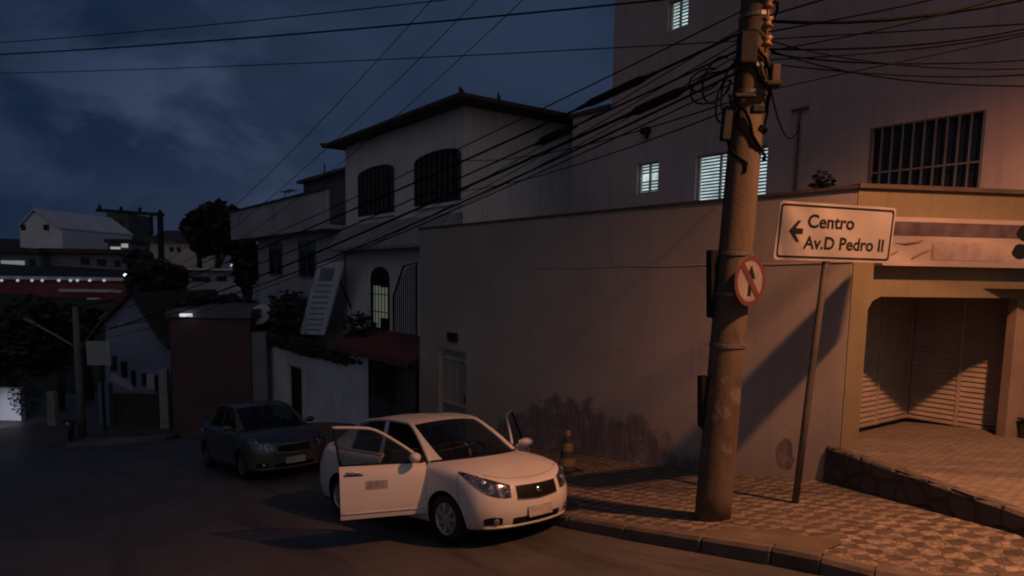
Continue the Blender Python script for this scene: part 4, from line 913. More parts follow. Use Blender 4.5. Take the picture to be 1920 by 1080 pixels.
    for sgn in (1, -1):
        pl_ = []
        for i in range(13):
            w = .03+.945*i/12; a = .84+.14*(i/12)**.8 - .01; f_ = lambda u: coons(bottom, lambda x: rrow(7, x), ws_side, u1=u, w0=w, w1=1, nw=1, nu=2)[0][2 if sgn > 0 else 0]; pl_.append([f_(a+(1-a)*k/3)+Vector((.003, 0, .003)) for k in range(4)])
        body_extra = MB(); body_extra.grid(pl_); part('windshield_pillar', body_extra, paint, car, True)
    gl_ = MB(); gl_.grid([r[::-1] for r in wrow]); part('windshield', gl_, carglass, car, True)
    gl_ = MB(); gl_.grid(coons(lambda u: rrow(10, u), deck, lambda w: S.T(10+w), u1=.90, w0=.06, w1=.95)); part('rear_window', gl_, carglass, car, True)
    for sg in (1, -1):
        segs = [(8.18, 9.6)] if doors_open else [(6.15, 8.0), (8.18, 9.6)]
        for a, b in segs:
            q = MB(); q.grid([[mir(S.P(a+(b-a)*i/10, 6).lerp(S.T(a+(b-a)*i/10), .02+.96*k/5), sg) for k in range(6)] for i in range(11)]); part('side_window', q, sideglass, car, True)
    # seams
    for sg in (1, -1):
        for j in (8.0, 9.75) + (() if doors_open else (6.0,)):
            sm = MB(); sm.tube([S.P(j, 1+v*.25, sg)+S.N(j, 1+v*.25, sg)*.0005 for v in range(21)], .0045, 5); part('door_seam', sm, plastic, car)
    sm = MB(); sm.tube([bottom(-1+2*k/20)+Vector((.012, 0, .006)) for k in range(21)], .016, 6); part('cowl_seal', sm, plastic, car)
    for sg in (1, -1):
        sm = MB(); sm.tube([S.P(4.35+.0*k, 1.3+3.9*k/16, sg)+S.N(4.35, 1.3+3.9*k/16, sg)*.0004 for k in range(17)], .003, 5); part('bumper_seam', sm, plastic, car)
        sm = MB(); sm.tube([S.P(6+8*.0+2.0*k/20 if not doors_open else 8+2.0*k/20, 1.2, sg)+S.N(8, 1.2, sg)*.003 for k in range(21)], .010, 5); part('sill_trim', sm, plastic, car)
    sm = MB(); sm.tube([S.P(-3+6*k/24, 6)+Vector((0, 0, .002)) for k in range(25)], .0022, 5)
    part('hood_seam', sm, plastic, car)
    # lights, grille, bumper openings
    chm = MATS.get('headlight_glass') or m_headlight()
    for sg in (1, -1):
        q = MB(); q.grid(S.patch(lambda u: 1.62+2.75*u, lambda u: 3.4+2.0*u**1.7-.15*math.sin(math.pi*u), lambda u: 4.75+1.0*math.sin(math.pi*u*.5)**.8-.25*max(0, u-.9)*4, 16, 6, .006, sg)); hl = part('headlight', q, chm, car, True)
        for jj, vv, r in ((2.2, 4.3, .036), (2.95, 4.85, .034)):
            q = MB(); c = S.P(jj, vv, sg)+S.N(jj, vv, sg)*.004; n = S.N(jj, vv, sg); M3 = n.to_track_quat('Z', 'Y').to_matrix(); q.lathe([(r, 0), (r*.9, .008), (r*.5, .004), (.006, .012)], c, M3, 18); part('reflector', q, MATS.get('lamp_reflector') or mat('lamp_reflector', (0.30, 0.33, 0.48), 0.30, 0.3, 30, 0, 0.6), hl, True)
        q = MB(); q.grid(S.patch(lambda u: 2.15+.95*u, lambda u: 1.42, lambda u: 1.95+.12*math.sin(math.pi*u), 6, 4, .005, sg)); fg = part('fog_lamp', q, plastic, car, True)
        c = S.P(2.45, 1.7, sg)+S.N(2.45, 1.7, sg)*.008; q = MB(); q.lathe([(.042, 0), (.036, .008), (.01, .012)], c, S.N(2.45, 1.7, sg).to_track_quat('Z', 'Y').to_matrix(), 16); part('lens', q, chrome, fg, True)
        q = MB(); q.grid(S.patch(lambda u: 11.2+1.1*u, lambda u: 4.2, lambda u: 5.6, 8, 5, .006, sg)); part('tail_light', q, mat('tail_red', (0.18, 0.01, 0.01), 0.25, 0.1, 5), car, True)
    q = MB(); q.grid(S.patch(lambda u: -1.32+2.64*u, lambda u: 3.05+.15*abs(2*u-1), lambda u: 4.55, 16, 5, .006)); gr = part('grille', q, plastic, car, True)
    q = MB()
    for v in (3.05, 4.55): q.tube([S.P(-1.32+2.64*k/16, v+(.15*abs(2*k/16-1) if v == 3.05 else 0))+Vector((.008, 0, 0)) for k in range(17)], .007, 6)
    part('trim', q, chrome, gr, True)
    if emblem:
        c = S.P(0, 3.85)+Vector((.010, 0, 0)); q = MB(); q.lathe([(.048, 0), (.044, .010), (.01, .014)], c, S.N(0, 3.85).to_track_quat('Z', 'Y').to_matrix(), 18); part('emblem', q, chrome, gr, True)
    q = MB(); q.grid(S.patch(lambda u: -1.6+3.2*u, lambda u: 1.2, lambda u: 1.85, 16, 4, .005)); part('air_intake', q, plastic, car, True)
    q = MB(); q.tube([S.P(-3.2+6.4*k/32, 1.1)+Vector((.004, 0, 0)) for k in range(33)], .018, 6); part('bumper_lip', q, paint, car, True)
    c = S.P(0, 2.15)+Vector((.012, 0, 0)); q = MB(); q.obox(c, .012, .40, .13, Matrix.Rotation(R_(-6), 3, 'Y')); mod_bevel(part('licence_plate', q, plate_m or mat('plate_grey', (0.36, 0.33, 0.31), 0.5, 0.3, 12), car), .004)
    # wheels
    for xc in (0, -2.51):
        for sg in (1, -1):
            c = Vector((xc, sg*.735, .30)); M3 = Matrix.Rotation(R_(-90*sg), 3, 'X')
            q = MB(); q.lathe([(.19, -.085), (.265, -.092), (.292, -.075), (.30, -.03), (.30, .03), (.292, .075), (.265, .092), (.195, .085)], c, M3, 36, caps=False); wh = part('wheel', q, blackrub, car, True)
            q = MB(); q.lathe([(.198, .084), (.19, .088), (.178, .070), (.165, .020), (.02, .024)], c, M3, 32, caps=False)
            for k in range(7):
                a = 2*math.pi*k/7; Mk = M3 @ Matrix.Rotation(a, 3, 'Z'); q.obox(c+Mk @ Vector((.105, 0, .062)), .15, .048, .030, Mk)
            q.lathe([(.052, .03), (.048, .080), (.02, .086)], c, M3, 16); part('rim', q, rimm or chrome, wh, False)
    # interior
    it = MB()
    it.box(-.62, -.28, -.66, .66, .60, .93)
    part('dashboard', it, interior, car)
    for (x, y, w) in ((-1.32, .34, .24), (-1.32, -.34, .24), (-2.2, 0, .60)):
        q = MB(); q.obox((x+.10, y, .48), .50, 2*w, .16, Matrix.Rotation(R_(-6), 3, 'Y')); q.obox((x-.20, y, .80), .13, 2*w, .62, Matrix.Rotation(R_(-14), 3, 'Y'))
        for yy in ((y,) if w < .5 else (-.34, .34)): q.obox((x-.28, yy, 1.20), .09, .24, .17, Matrix.Rotation(R_(-8), 3, 'Y'))
        mod_bevel(part('seat', q, interior, car), .03)
    q = MB(); c = Vector((-.80, .34, .92)); Ms = Matrix.Rotation(R_(-62), 3, 'Y'); q.tube([c+Ms @ Vector((.18*math.cos(2*math.pi*k/20), .18*math.sin(2*math.pi*k/20), 0)) for k in range(21)], .016, 8, False); q.tube([c, Vector((-.5, .34, .80))], .03, 8); part('steering_wheel', q, plastic, car, True)
    q = MB(); q.obox((-.93, 0, 1.34), .03, .22, .06); part('rear_mirror', q, plastic, car)
    for k in (-.25, .35):
        q = MB(); q.tube([bottom(k)+Vector((-.01, 0, .018)), bottom(k*.4+.02).lerp(rrow(7, k*.4), .30)+Vector((.03, 0, .012)), bottom(k-.55).lerp(rrow(7, k-.55), .22)+Vector((.03, 0, .012))], .007, 5); part('wiper', q, plastic, car)
    def mirror_on(par, sg, j=6.32):
        b = S.P(j, 6)+Vector((0, .02, .01)); q = MB(); rows = []
        for i in range(9):
            u = i/8; r = math.sin(math.pi*min(.98, max(.10, u)))**.55
            rows.append([mir(Vector((b.x+.01+.075*r*math.cos(a)-.02*u, b.y+.05+.20*u, b.z+.075+.062*r*math.sin(a))), sg) for a in [2*math.pi*k/14 for k in range(15)]])
        q.grid(rows); q.quad(*rows[0][:-1]); q.quad(*rows[-1][:-1][::-1]); q.tube([mir(b+Vector((0, -.01, .02)), sg), mir(b+Vector((0, .09, .05)), sg)], .022, 6)
        return part('mirror', q, paint, par, True)
    if not doors_open:
        for sg in (1, -1): mirror_on(car, sg)
    else:
        for sg, th in doors_open.items():
            H0 = Vector((-.38, sg*.80, 0)); q = MB(); n, mm = 16, 20
            outer = [[S.P(6+2*i/n, 1.75+4.25*k/mm, sg) for k in range(mm+1)] for i in range(n+1)]
            inner = [[p+Vector((0, -sg*(.055 if k < mm else .03), 0)) for k, p in enumerate(r)] for r in outer]
            q.grid(outer if sg < 0 else [r[::-1] for r in outer]); q.grid(inner)
            edge = lambda a, b: q.grid([a, b])
            edge(outer[0], inner[0]); edge(outer[-1], inner[-1]); edge([r[0] for r in outer], [r[0] for r in inner]); edge([r[-1] for r in outer], [r[-1] for r in inner])
            b0 = BASE[car.name]; BASE[car.name] = H0; d = part('door', q, paint, car, True); BASE[car.name] = b0; BASE[d.name] = H0
            d['label'] = 'wide open front door'
            q = MB(); q.tube([mir(S.T(6.15+1.85*k/20), sg) for k in range(21)], .020, 8); part('window_frame', q, paint, d, True)
            q = MB(); q.tube([mir(S.P(7.97, 6).lerp(S.T(7.97), k/4), sg) for k in range(5)], .018, 6); q.tube([mir(S.P(6.08+1.9*k/12, 6)+Vector((0, .004, .006)), sg) for k in range(13)], .012, 6); part('weather_strip', q, plastic, d, True)
            q = MB(); q.grid([[mir(S.P(6.25+1.7*i/10, 6).lerp(S.T(6.25+1.7*i/10), .02+.95*k/5), sg) for k in range(6)] for i in range(11)]); part('side_window', q, sideglass, d, True)
            q = MB(); q.add([mir(S.P(6.02, 6), sg)+Vector((0, sg*.005, 0)), mir(S.P(6.42, 6), sg)+Vector((0, sg*.005, 0)), mir(S.T(6.36), sg)+Vector((0, sg*.005, 0))], [(0, 1, 2)]); part('corner_trim', q, plastic, d)
            q = MB(); q.tube([S.P(7.55+.3*k/6, 4.92, sg)+S.N(7.6, 4.9, sg)*(.006+.028*math.sin(math.pi*k/6)) for k in range(7)], .013, 8); part('handle', q, paint, d, True)
            q = MB(); q.grid(S.patch(lambda u: 7.5+.42*u, lambda u: 4.62, lambda u: 4.78, 6, 2, .0015, sg)); part('handle_recess', q, interior, d, True)
            q = MB(); q.tube([S.P(6.03+1.94*k/20, 2.25, sg)+S.N(6.8, 2.25, sg)*.006 for k in range(21)], .009, 6); part('side_trim', q, paint, d, True)
            if sg < 0:
                q = MB(); q.grid(S.patch(lambda u: 6.95+.5*u, lambda u: 3.7, lambda u: 4.25, 8, 4, .002, sg)); part('decal', q, mat('faded_decal', (0.30, 0.26, 0.25), 0.6, 0.45, 14), d, True)
            q = MB(); q.grid([[p+Vector((0, -sg*.062, 0)) for p in r[3:-1]] for r in outer[1:-1]]); part('inner_trim', q, interior, d)
            mirror_on(d, sg)
            d.location = H0; d.rotation_euler = (0, 0, R_(th) if sg < 0 else -R_(th))
    return car
def car_matrix(o, yaw, roll=0.0):
    rear = Vector((-math.sin(yaw), math.cos(yaw), 0)); f = -rear; l = Vector((-f.y, f.x, 0)); g = lambda P: zr(P.dot(dV))
    o = Vector((o.x, o.y, 0)); o.z = (g(o+l*.7)+g(o-l*.7))/2; zb = (g(o+rear*2.51+l*.7)+g(o+rear*2.51-l*.7))/2
    f.z = (o.z-zb)/2.51; l.z = (g(o+l*.7)-g(o-l*.7))/1.4; f.normalize(); up = f.cross(l).normalized(); l = up.cross(f).normalized(); l = l*math.cos(roll)+up*math.sin(roll); up = f.cross(l)
    return Matrix(((f.x, l.x, up.x, o.x), (f.y, l.y, up.y, o.y), (f.z, l.z, up.z, o.z), (0, 0, 0, 1)))
def at_wheel(P, yaw): return P + Vector((math.cos(yaw), math.sin(yaw), 0))*.74
rim_w = mat('rim_silver', (0.42, 0.42, 0.42), 0.4, 0.3, 8, 0, 0.6)
build_car('white sedan parked at the kerb with both front doors wide open', car_matrix(Vector((-.175, 8.72, 0)), R_(44), R_(-2.0)), whitepaint, {-1: 62, 1: 52}, rimm=rim_w)
build_car('dark silver sedan parked nose uphill behind the white sedan', car_matrix(at_wheel(on_road(462, 899), R_(39)), R_(39)), silverpaint, None, rimm=mat('rim_dull', (0.10, 0.10, 0.105), 0.6, 0.3, 8, 0, 0.3), emblem=False)

# ------------------------------------------------------------------ end of the street and the far hillside
def gz(P): return zr(st(P).y)
def rect(x0, y0, x1, y1, Y):
    A, B = at(x0, y1, Y), at(x1, y0, Y); return A.x, B.x, A.z, B.z
def shade(m): return m
FW = mat('far_window_dark', (0.012, 0.013, 0.016), 0.3, 0.2, 3)
def frontwin(par, x0, y0, x1, y1, Y, m=None, name='window', frame=None):
    a, b, c, d = rect(x0, y0, x1, y1, Y); q = MB(); q.box(a, b, Y-0.08, Y-0.004, c, d); o = part(name, q, m or FW, par)
    if frame:
        w = (b-a)*0.10; q = MB(); q.box(a-w, a, Y-0.14, Y-0.002, c-w, d+w); q.box(b, b+w, Y-0.14, Y-0.002, c-w, d+w); q.box(a, b, Y-0.14, Y-0.002, c-w, c); q.box(a, b, Y-0.14, Y-0.002, d, d+w); part('frame', q, frame, o)
    return o
def house_box(name, label, cat, x0, y0, x1, y1, Y, depth, m, low=None, group=None):
    a, b, c, d = rect(x0, y0, x1, y1, Y); base = Vector(((a+b)/2, Y, c if low is None else low))
    h = thing(name, label, cat, base, WORLD, group); q = MB(); q.box(a, b, Y, Y+depth, c-3 if low is None else low, d); part('wall', q, m, h); return h, (a, b, c, d)
def tree(label, px, py, rx, ry, Y, seed, m, n=1500, leaf=0.4, sq=1.0, group=None, name='tree', lobes=9):
    rnd = random.Random(seed); c = at(px, py, Y); k = Y/FPX; RX, RZ = rx*k, ry*k; RY = RX*0.8
    b = Vector((c.x, c.y, 0)); b.z = gz(b)-0.1
    t = thing(name, label, 'tree', b, WORLD, group)
    g = MB(); r0 = max(0.12, 0.06*(c.z-b.z)); g.tube([b, b.lerp(c, 0.45)+Vector((0.1*RX*rnd.uniform(-1, 1), 0, 0)), c+Vector((0, 0, -0.2*RZ))], [r0, r0*0.7, r0*0.45], 8)
    for i in range(5):
        a = 2*math.pi*i/5+rnd.random(); s = b.lerp(c, 0.5+0.08*i); e = c+Vector((math.cos(a)*RX*0.6, math.sin(a)*RY*0.6, RZ*rnd.uniform(-0.2, 0.5))); g.tube([s, s.lerp(e, 0.5)+Vector((0, 0, 0.08*RZ)), e], [r0*0.42, r0*0.3, r0*0.12], 6)
    part('trunk', g, bark, t, True)
    g = MB(); L = []
    for i in range(lobes):
        a = rnd.random()*6.28; ph = rnd.uniform(-0.7, 1.0); L.append((Vector((math.cos(a)*RX*0.55*math.cos(ph), math.sin(a)*RY*0.55*math.cos(ph), RZ*0.55*math.sin(ph))), rnd.uniform(0.38, 0.58)))
    for i in range(n):
        lc, lr = L[rnd.randrange(lobes)]; v = Vector((rnd.gauss(0, 1), rnd.gauss(0, 1), rnd.gauss(0, 1))).normalized()*(rnd.random()**0.35)*lr
        p = c+lc+Vector((v.x*RX, v.y*RY, v.z*RZ)); M3 = Matrix.Rotation(rnd.random()*6.3, 3, 'Z') @ Matrix.Rotation(rnd.random()*3.1, 3, 'X'); s = leaf*(0.5+rnd.random())
        g.add([p+M3 @ Vector(q) for q in ((-s/2, 0, 0), (0, -s*.3, .05*s), (s/2, 0, 0), (0, s*.3, .05*s))], [(0, 1, 2, 3)])
    part('crown', g, m, t); return t
darkred = mat('dark_red_render', (0.105, 0.062, 0.066), 0.9, 0.25, 0.6, 0.2, streak=0.3)
bluew = mat('blue_grey_render', (0.20, 0.23, 0.33), 0.9, 0.25, 0.5, 0.1, streak=0.3)
farwhite = mat('far_white_render', (0.62, 0.63, 0.66), 0.9, 0.15, 0.2); farbeige = mat('far_beige_render', (0.56, 0.50, 0.44), 0.9, 0.2, 0.2)
fargrey = mat('far_grey_render', (0.20, 0.20, 0.22), 0.9, 0.3, 0.2); fargreen = mat('far_green_render', (0.14, 0.19, 0.16), 0.9, 0.3, 0.2)
farred = mat('far_red_sheet', (0.22, 0.06, 0.075), 0.8, 0.3, 0.3); farroof = mat('far_dark_roof', (0.07, 0.05, 0.05), 0.9, 0.3, 0.3); sheet = mat('pale_metal_sheet', (0.55, 0.56, 0.60), 0.6, 0.15, 0.3)
# dark red building at the end of the pavement
YR = 29.0; hr, (a, b, c, d) = house_box('building', 'plain dark red rendered building at the end of the pavement behind the silver car', 'building', 326, 597, 468, 800, YR, 10, darkred, low=-5.0)
q = MB(); q.box(a-0.1, b+0.1, YR-0.12, YR+10.1, d+0.003, d+0.35); part('parapet', q, mat('parapet_grey', (0.13, 0.125, 0.13), 0.9, 0.3, 0.8), hr)
q = MB(); q.box(b+0.003, b+0.62, YR+0.1, YR+2, -5.0, d-0.6); part('side_pier', q, fargrey, hr)
a, b, c, d = rect(342, 588, 361, 593, YR-0.2)
q = MB(); q.box(a, b, YR-0.45, YR-0.2, c, d); lp = single('wall_lamp', q, emis('wall_lamp_glow', (0.85, 0.9, 0.95), 0.75), 'small glowing white lamp on top of the dark red building', 'lamp')
# blue-grey gabled house
YB = 33.5; pts = [(198, 800), (198, 605), (246, 556), (252, 556), (306, 642), (320, 655), (320, 800)]
hb_ = thing('house', 'blue grey house with steep gable and white lower windows at the street end', 'house', at(255, 800, YB), WORLD)
q = MB(); P3 = [at(x, y, YB) for x, y in pts]; q.prism(P3[::-1], (0, 9, 0)); part('wall', q, bluew, hb_)
q = MB()
for i, j in ((1, 2), (3, 4), (4, 5)):
    A, B = P3[i], P3[j]; q.prism([A+Vector((0, -0.3, .02)), B+Vector((0, -0.3, .02)), B+Vector((0, -0.3, .2)), A+Vector((0, -0.3, .2))], (0, 9.5, 0))
part('roof', q, farroof, hb_)
for r in ((209, 667, 218, 695), (229, 678, 238, 707), (248, 694, 254, 722), (268, 700, 276, 722), (293, 703, 303, 735)): frontwin(hb_, *r, YB)
q = MB(); A, B, C, D = (at(x, y, YB-0.05) for x, y in ((209, 697), (250, 720), (250, 735), (209, 716))); q.prism([A, B, C, D], (0, 0.04, 0)); part('light_band', q, mat('band_lilac', (0.34, 0.32, 0.40), 0.9, 0.2, 1), hb_)
for r in ((277, 702, 290, 730),): frontwin(hb_, *r, YB, mat('white_shutter', (0.36, 0.36, 0.42), 0.8, 0.2, 1), 'shutter')
a, b, c, d = rect(212, 738, 305, 800, YB-0.6); q = MB(); q.box(a, b, YB-0.75, YB-0.65, -4.9, d); single('yard_fence', q, mat('dark_boards', (0.05, 0.052, 0.055), 0.9, 0.4, 2), 'dark solid yard fence in front of the blue grey gabled house', 'fence')
a, b, c, d = rect(192, 718, 207, 800, YB-1.0); q = MB(); q.box(a, b, YB-1.2, YB-0.8, -4.9, d); single('gate_post', q, mat('blue_post_paint', (0.13, 0.18, 0.26), 0.8, 0.3, 1.5), 'blue painted gate post beside the dark yard fence', 'post')
a, b, c, d = rect(305, 692, 316, 800, YB-1.5); q = MB(); q.box(a, b, YB-1.7, YB-1.4, -4.9, d); single('gate_post', q, palecon, 'pale grey gate post between the gabled house and the dark red building', 'post')
# shop sign, pole with lamps
a, b, c, d = rect(166, 640, 208, 684, 31.5); sg_ = thing('sign_board', 'blank pale shop board hung above the gate posts far down the street', 'sign', ((a+b)/2, 31.5, c), WORLD)
q = MB(); q.box(a, b, 31.4, 31.52, c, d); part('panel', q, mat('pale_sign', (0.38, 0.40, 0.38), 0.8, 0.2, 0.8), sg_)
q = MB(); q.tube([((a+b)/2, 31.6, c), ((a+b)/2, 31.6, -4.9)], 0.07, 8); part('post', q, darkmetal, sg_)
YP = 30.0; pb = at(153, 792, YP); pb.z = gz(pb)-0.1; pt_ = at(141, 575, YP)
pl = thing('utility_pole', 'slim grey utility pole with two angled lamp arms far down the street', 'utility pole', pb, WORLD)
q = MB(); q.tube([pb, pb.lerp(pt_, .5), pt_], [0.17, 0.15, 0.12], 12); part('shaft', q, mat('grey_pole', (0.16, 0.15, 0.145), 0.9, 0.3, 2, 0.2), pl, True)
q = MB(); q.tube([at(150, 652, YP), at(170, 628, YP-0.2), at(195, 594, YP-0.4)], 0.05, 8); part('lamp_arm', q, greymetal, pl); q = MB(); q.tube([at(148, 655, YP), at(110, 632, YP-0.3), at(62, 606, YP-0.6)], 0.05, 8); part('lamp_arm', q, greymetal, pl)
for (x, y, dx) in ((196, 592, -0.4), (56, 602, -0.6)):
    c = at(x, y, YP+dx); q = MB(); q.obox(c, 0.5, 0.22, 0.10, Matrix.Rotation(R_(-25 if x < 100 else 35)*(-1), 3, 'Y')); mod_bevel(part('lamp_head', q, greymetal, pl), 0.03)
# pale lit wall behind leaves at far left, red motorcycle, white post
YL = 33.0; a, b, c, d = rect(-60, 728, 36, 786, YL); q = MB(); q.box(a, b, YL, YL+0.3, -4.9, d); single('lit_wall', q, mat('lit_wall_white', (0.75, 0.75, 0.80), 0.9, 0.15, 1), 'pale floodlit wall behind leaves at the far left edge', 'wall')
cl_ = at(10, 768, YL-1.5); lm = thing('wall_fill_light', 'small ground floodlight added to light the pale wall', 'floodlight', Vector((cl_.x-.6, YL-2.2, gz(Vector((cl_.x, YL-2.2, 0))))), WORLD)
q = MB(); p_ = Vector((cl_.x-.6, YL-2.2, gz(Vector((cl_.x, YL-2.2, 0))))); q.obox(p_+Vector((0, 0, .2)), .3, .2, .25, Matrix.Rotation(R_(20), 3, 'X')); part('housing', q, darkmetal, lm); q = MB(); q.tube([p_, p_+Vector((0, 0, .1))], .04, 8); part('stand', q, darkmetal, lm)
l2 = bpy.data.lights.new('wall_fill_spot', 'SPOT'); l2.energy = 50; l2.color = (0.80, 0.84, 1.0); l2.spot_size = R_(95); l2.spot_blend = 0.6; l2.shadow_soft_size = 0.1  # spot and housing added just to brighten the pale wall
o2 = bpy.data.objects.new('wall_fill_spot', l2); COL.objects.link(o2); o2.location = p_+Vector((0, .14, .36)); o2.rotation_euler = (R_(80), 0, 0)
bush('roadside_bush', 'leafy bush half lit in front of the pale floodlit wall', 'bush', (at(50, 748, 31.2).x, 31.2, at(50, 745, 31.2).z), (0.85, 0.5, 0.95), 620, 0.15, leafmid, WORLD)
a, b, c, d = rect(91, 735, 103, 785, 32); q = MB(); q.box(a, b, 31.9, 32.2, -4.9, d); single('gate_post', q, palecon, 'pale gate post under the dark trees left of the slim pole', 'post')
MV = lambda v: Matrix.Rotation(R_(-68), 3, 'Z') @ Vector(v)*.85
mc = at(132, 784, 29.5); mc.z = gz(mc); mo = thing('motorcycle', 'small red motorcycle parked nose out beside the slim grey pole', 'motorcycle', mc, WORLD)
for dx in (-0.5, 0.5):
    q = MB(); q.tube([mc+MV((dx+.26*math.cos(t*.45), 0.1*dx, .3+.26*math.sin(t*.45))) for t in range(15)], .055, 6); part('wheel', q, blackrub, mo, True)
q = MB(); q.tube([mc+MV((-.5, 0, .35)), mc+MV((-.1, 0, .55)), mc+MV((.25, 0, .75)), mc+MV((.4, 0, .72))], [.06, .14, .16, .06], 8); q.tube([mc+MV((.5, 0, .3)), mc+MV((.33, 0, .95))], .035, 6); part('body', q, mat('moto_red', (0.16, 0.025, 0.03), 0.4, 0.2, 5), mo, True)
q = MB(); q.tube([mc+MV((-.6, 0, .72)), mc+MV((.1, 0, .78))], .09, 8); part('saddle', q, blackrub, mo, True); q = MB(); q.tube([mc+MV((.33, -.3, 1.0)), mc+MV((.33, .3, 1.0))], .025, 6); part('handlebar', q, darkmetal, mo, True)
q = MB(); q.lathe([(.07, 0), (.05, .05), (.01, .06)], mc+MV((.40, -.05, .86)), Matrix.Rotation(R_(90), 3, 'X'), 12); part('headlight', q, mat('moto_lens', (0.6, 0.5, 0.5), 0.3, 0.1, 5), mo, True)
# pale strip of pavement across the street end
q = MB(); A = [at(x, y, 1) for x, y in ((0, 0),)]; rows = []
for i in range(12):
    x = -30+i*2.0; rows.append([Vector((x, yy, gz(Vector((x, yy, 0)))+0.155)) for yy in (27.5, 28.9)] if x < -8 else [Vector((x, 28.0, gz(Vector((x, 28, 0)))+0.155)), Vector((x, 28.9, gz(Vector((x, 28.9, 0)))+0.155))])
rows = [r for r in rows if -19.5 < r[0].x < -12.5]; q.grid([r[::-1] for r in rows])
q.grid([[r[0], r[0]+Vector((0, 0, -0.2))] for r in rows]); single('pavement', q, mat('worn_concrete', (0.14, 0.14, 0.15), 0.9, 0.4, 0.8), kind='structure', base=(0, 0, 0))
# far houses
YM = 75.0
mk = thing('market_hall', 'long dark red roofed market hall with a string of small white lamps along its eave', 'building', at(100, 585, YM), WORLD)
a, b, c, d = rect(-140, 523, 238, 590, YM)
q = MB(); q.prism([(a, YM, c-2), (b, YM, c-2), (b, YM, d), (a, YM, d)], (0, 25, 0)); part('wall', q, farred, mk)
q = MB(); q.box(a, b, YM-0.5, YM-0.004, d-0.22, d+0.12); part('eave', q, sheet, mk)
for (x0, x1, y) in ((113, 228, 545), (166, 188, 560), (190, 224, 571)):
    A = rect(x0, y-1.5, x1, y+1.5, YM-0.6); q = MB(); q.box(A[0], A[1], YM-0.9, YM-0.6, A[2], A[3]); part('edge_strip', q, sheet, mk)
for x in (3, 33, 60, 79, 110, 132, 145, 168, 195):
    c_ = at(x, 526, YM-0.7); q = MB(); q.lathe([(.03, -.14), (.13, -.06), (.15, .03), (.06, .14)], c_, None, 10); part('lamp', q, lampfar, mk, True)
c_ = at(237, 517, YM-1.5); g0 = Vector((c_.x, c_.y, 0)); g0.z = gz(g0)
s2 = thing('street_lamp', 'bright white street lamp at the right end of the market hall', 'street lamp', g0, WORLD); q = MB(); q.tube([g0, c_+Vector((0, 0, -.2))], [.12, .07], 8); part('post', q, darkmetal, s2); q = MB(); q.lathe([(.08, -.34), (.27, -.15), (.29, .1), (.1, .27)], c_, None, 14); part('lamp', q, lampwhite, s2, True)
# warehouse
YW = 150.0; wp_ = [at(x, y, YW) for x, y in ((37, 462), (37, 428), (66, 396), (116, 432), (116, 462))]; e = at(205, 422, 172)-at(66, 396, 150); e = Vector((e.x, e.y, e.z*.55))
wh_ = thing('warehouse', 'large white gable roofed warehouse on the far hill with lit windows on its long side', 'building', wp_[0], WORLD)
q = MB(); ex = Vector((e.x, e.y, 0)); wq = [Vector((p.x, p.y, p.z-(4 if i in (0, 4) else 0))) for i, p in enumerate(wp_)]; q.prism(wq[::-1], ex); part('wall', q, farwhite, wh_)
q = MB(); up3 = Vector((0, 0, .25))
for i, j in ((1, 2), (2, 3)): q.prism([wp_[i]+up3-ex*.02, wp_[j]+up3-ex*.02, wp_[j]+up3*2.5-ex*.02, wp_[i]+up3*2.5-ex*.02], ex*1.04)
part('roof', q, sheet, wh_)
for r in ((40, 421, 48, 432), (82, 421, 92, 432)): frontwin(wh_, *r, YW)
for u0, u1, m in ((.12, .40, 'l'), (.46, .60, 'd'), (.68, .80, 'd'), (.86, .95, 'd')):
    A, B = wp_[4]+ex*u0, wp_[4]+ex*u1; o = Vector((ex.y, -ex.x, 0)).normalized()*.05; z0, z1 = wp_[4].z+.7, wp_[4].z+(1.3 if m == 'l' else 2.0); q = MB(); q.prism([Vector((A.x, A.y, z0))+o, Vector((B.x, B.y, z0))+o, Vector((B.x, B.y, z1))+o, Vector((A.x, A.y, z1))+o], -o*.9); part('window', q, emis('warm_far_window', (.75, .78, .82), .28) if m == 'l' else FW, wh_)
# rows of dim houses
hG, _ = house_box('house', 'dim green house with a wide lit window at the left edge', 'house', -80, 472, 76, 545, 108, 8, fargreen)
frontwin(hG, 3, 489, 46, 502, 108, emis('dim_far_window', (.66, .70, .70), .20)); frontwin(hG, 55, 486, 66, 500, 108)
q = MB(); a, b, c, d = rect(-85, 466, 80, 472, 108); q.box(a, b, 107, 117, c+.01, d); part('roof', q, farroof, hG)
hH, _ = house_box('house', 'dim grey flat house between the green house and the market lamp', 'house', 88, 474, 240, 545, 110, 9, fargrey)
for r in ((152, 482, 167, 496), (182, 486, 199, 498), (215, 488, 226, 500)): frontwin(hH, *r, 110)
q = MB(); a, b, c, d = rect(84, 468, 244, 474, 110); q.box(a, b, 109, 120, c+.01, d); part('roof', q, farroof, hH)
hS, _ = house_box('house', 'small house with two glowing porch lights right of the warehouse', 'house', 204, 455, 246, 500, 135, 8, fargrey)
frontwin(hS, 208, 463, 226, 472, 135, emis('porch_glow', (.80, .82, .80), .32)); frontwin(hS, 228, 457, 240, 464, 135, emis('porch_glow', (.80, .82, .80), .32)); 
q = MB(); a, b, c, d = rect(200, 449, 250, 455, 135); q.box(a, b, 134, 144, c+.01, d); part('roof', q, farroof, hS)
hT, _ = house_box('apartment_tower', 'dark slab of a building standing behind the crossarm pole', 'building', 203, 400, 240, 470, 185, 12, mat('tower_dark', (0.09, 0.09, 0.085), 0.9, 0.2, 0.1))
frontwin(hT, 209, 412, 216, 424, 185); frontwin(hT, 225, 412, 232, 424, 185)
hE, (a, b, c, d) = house_box('house', 'long beige house with dark tile roof below the big dark tree', 'house', 283, 455, 401, 500, 98, 9, farbeige)
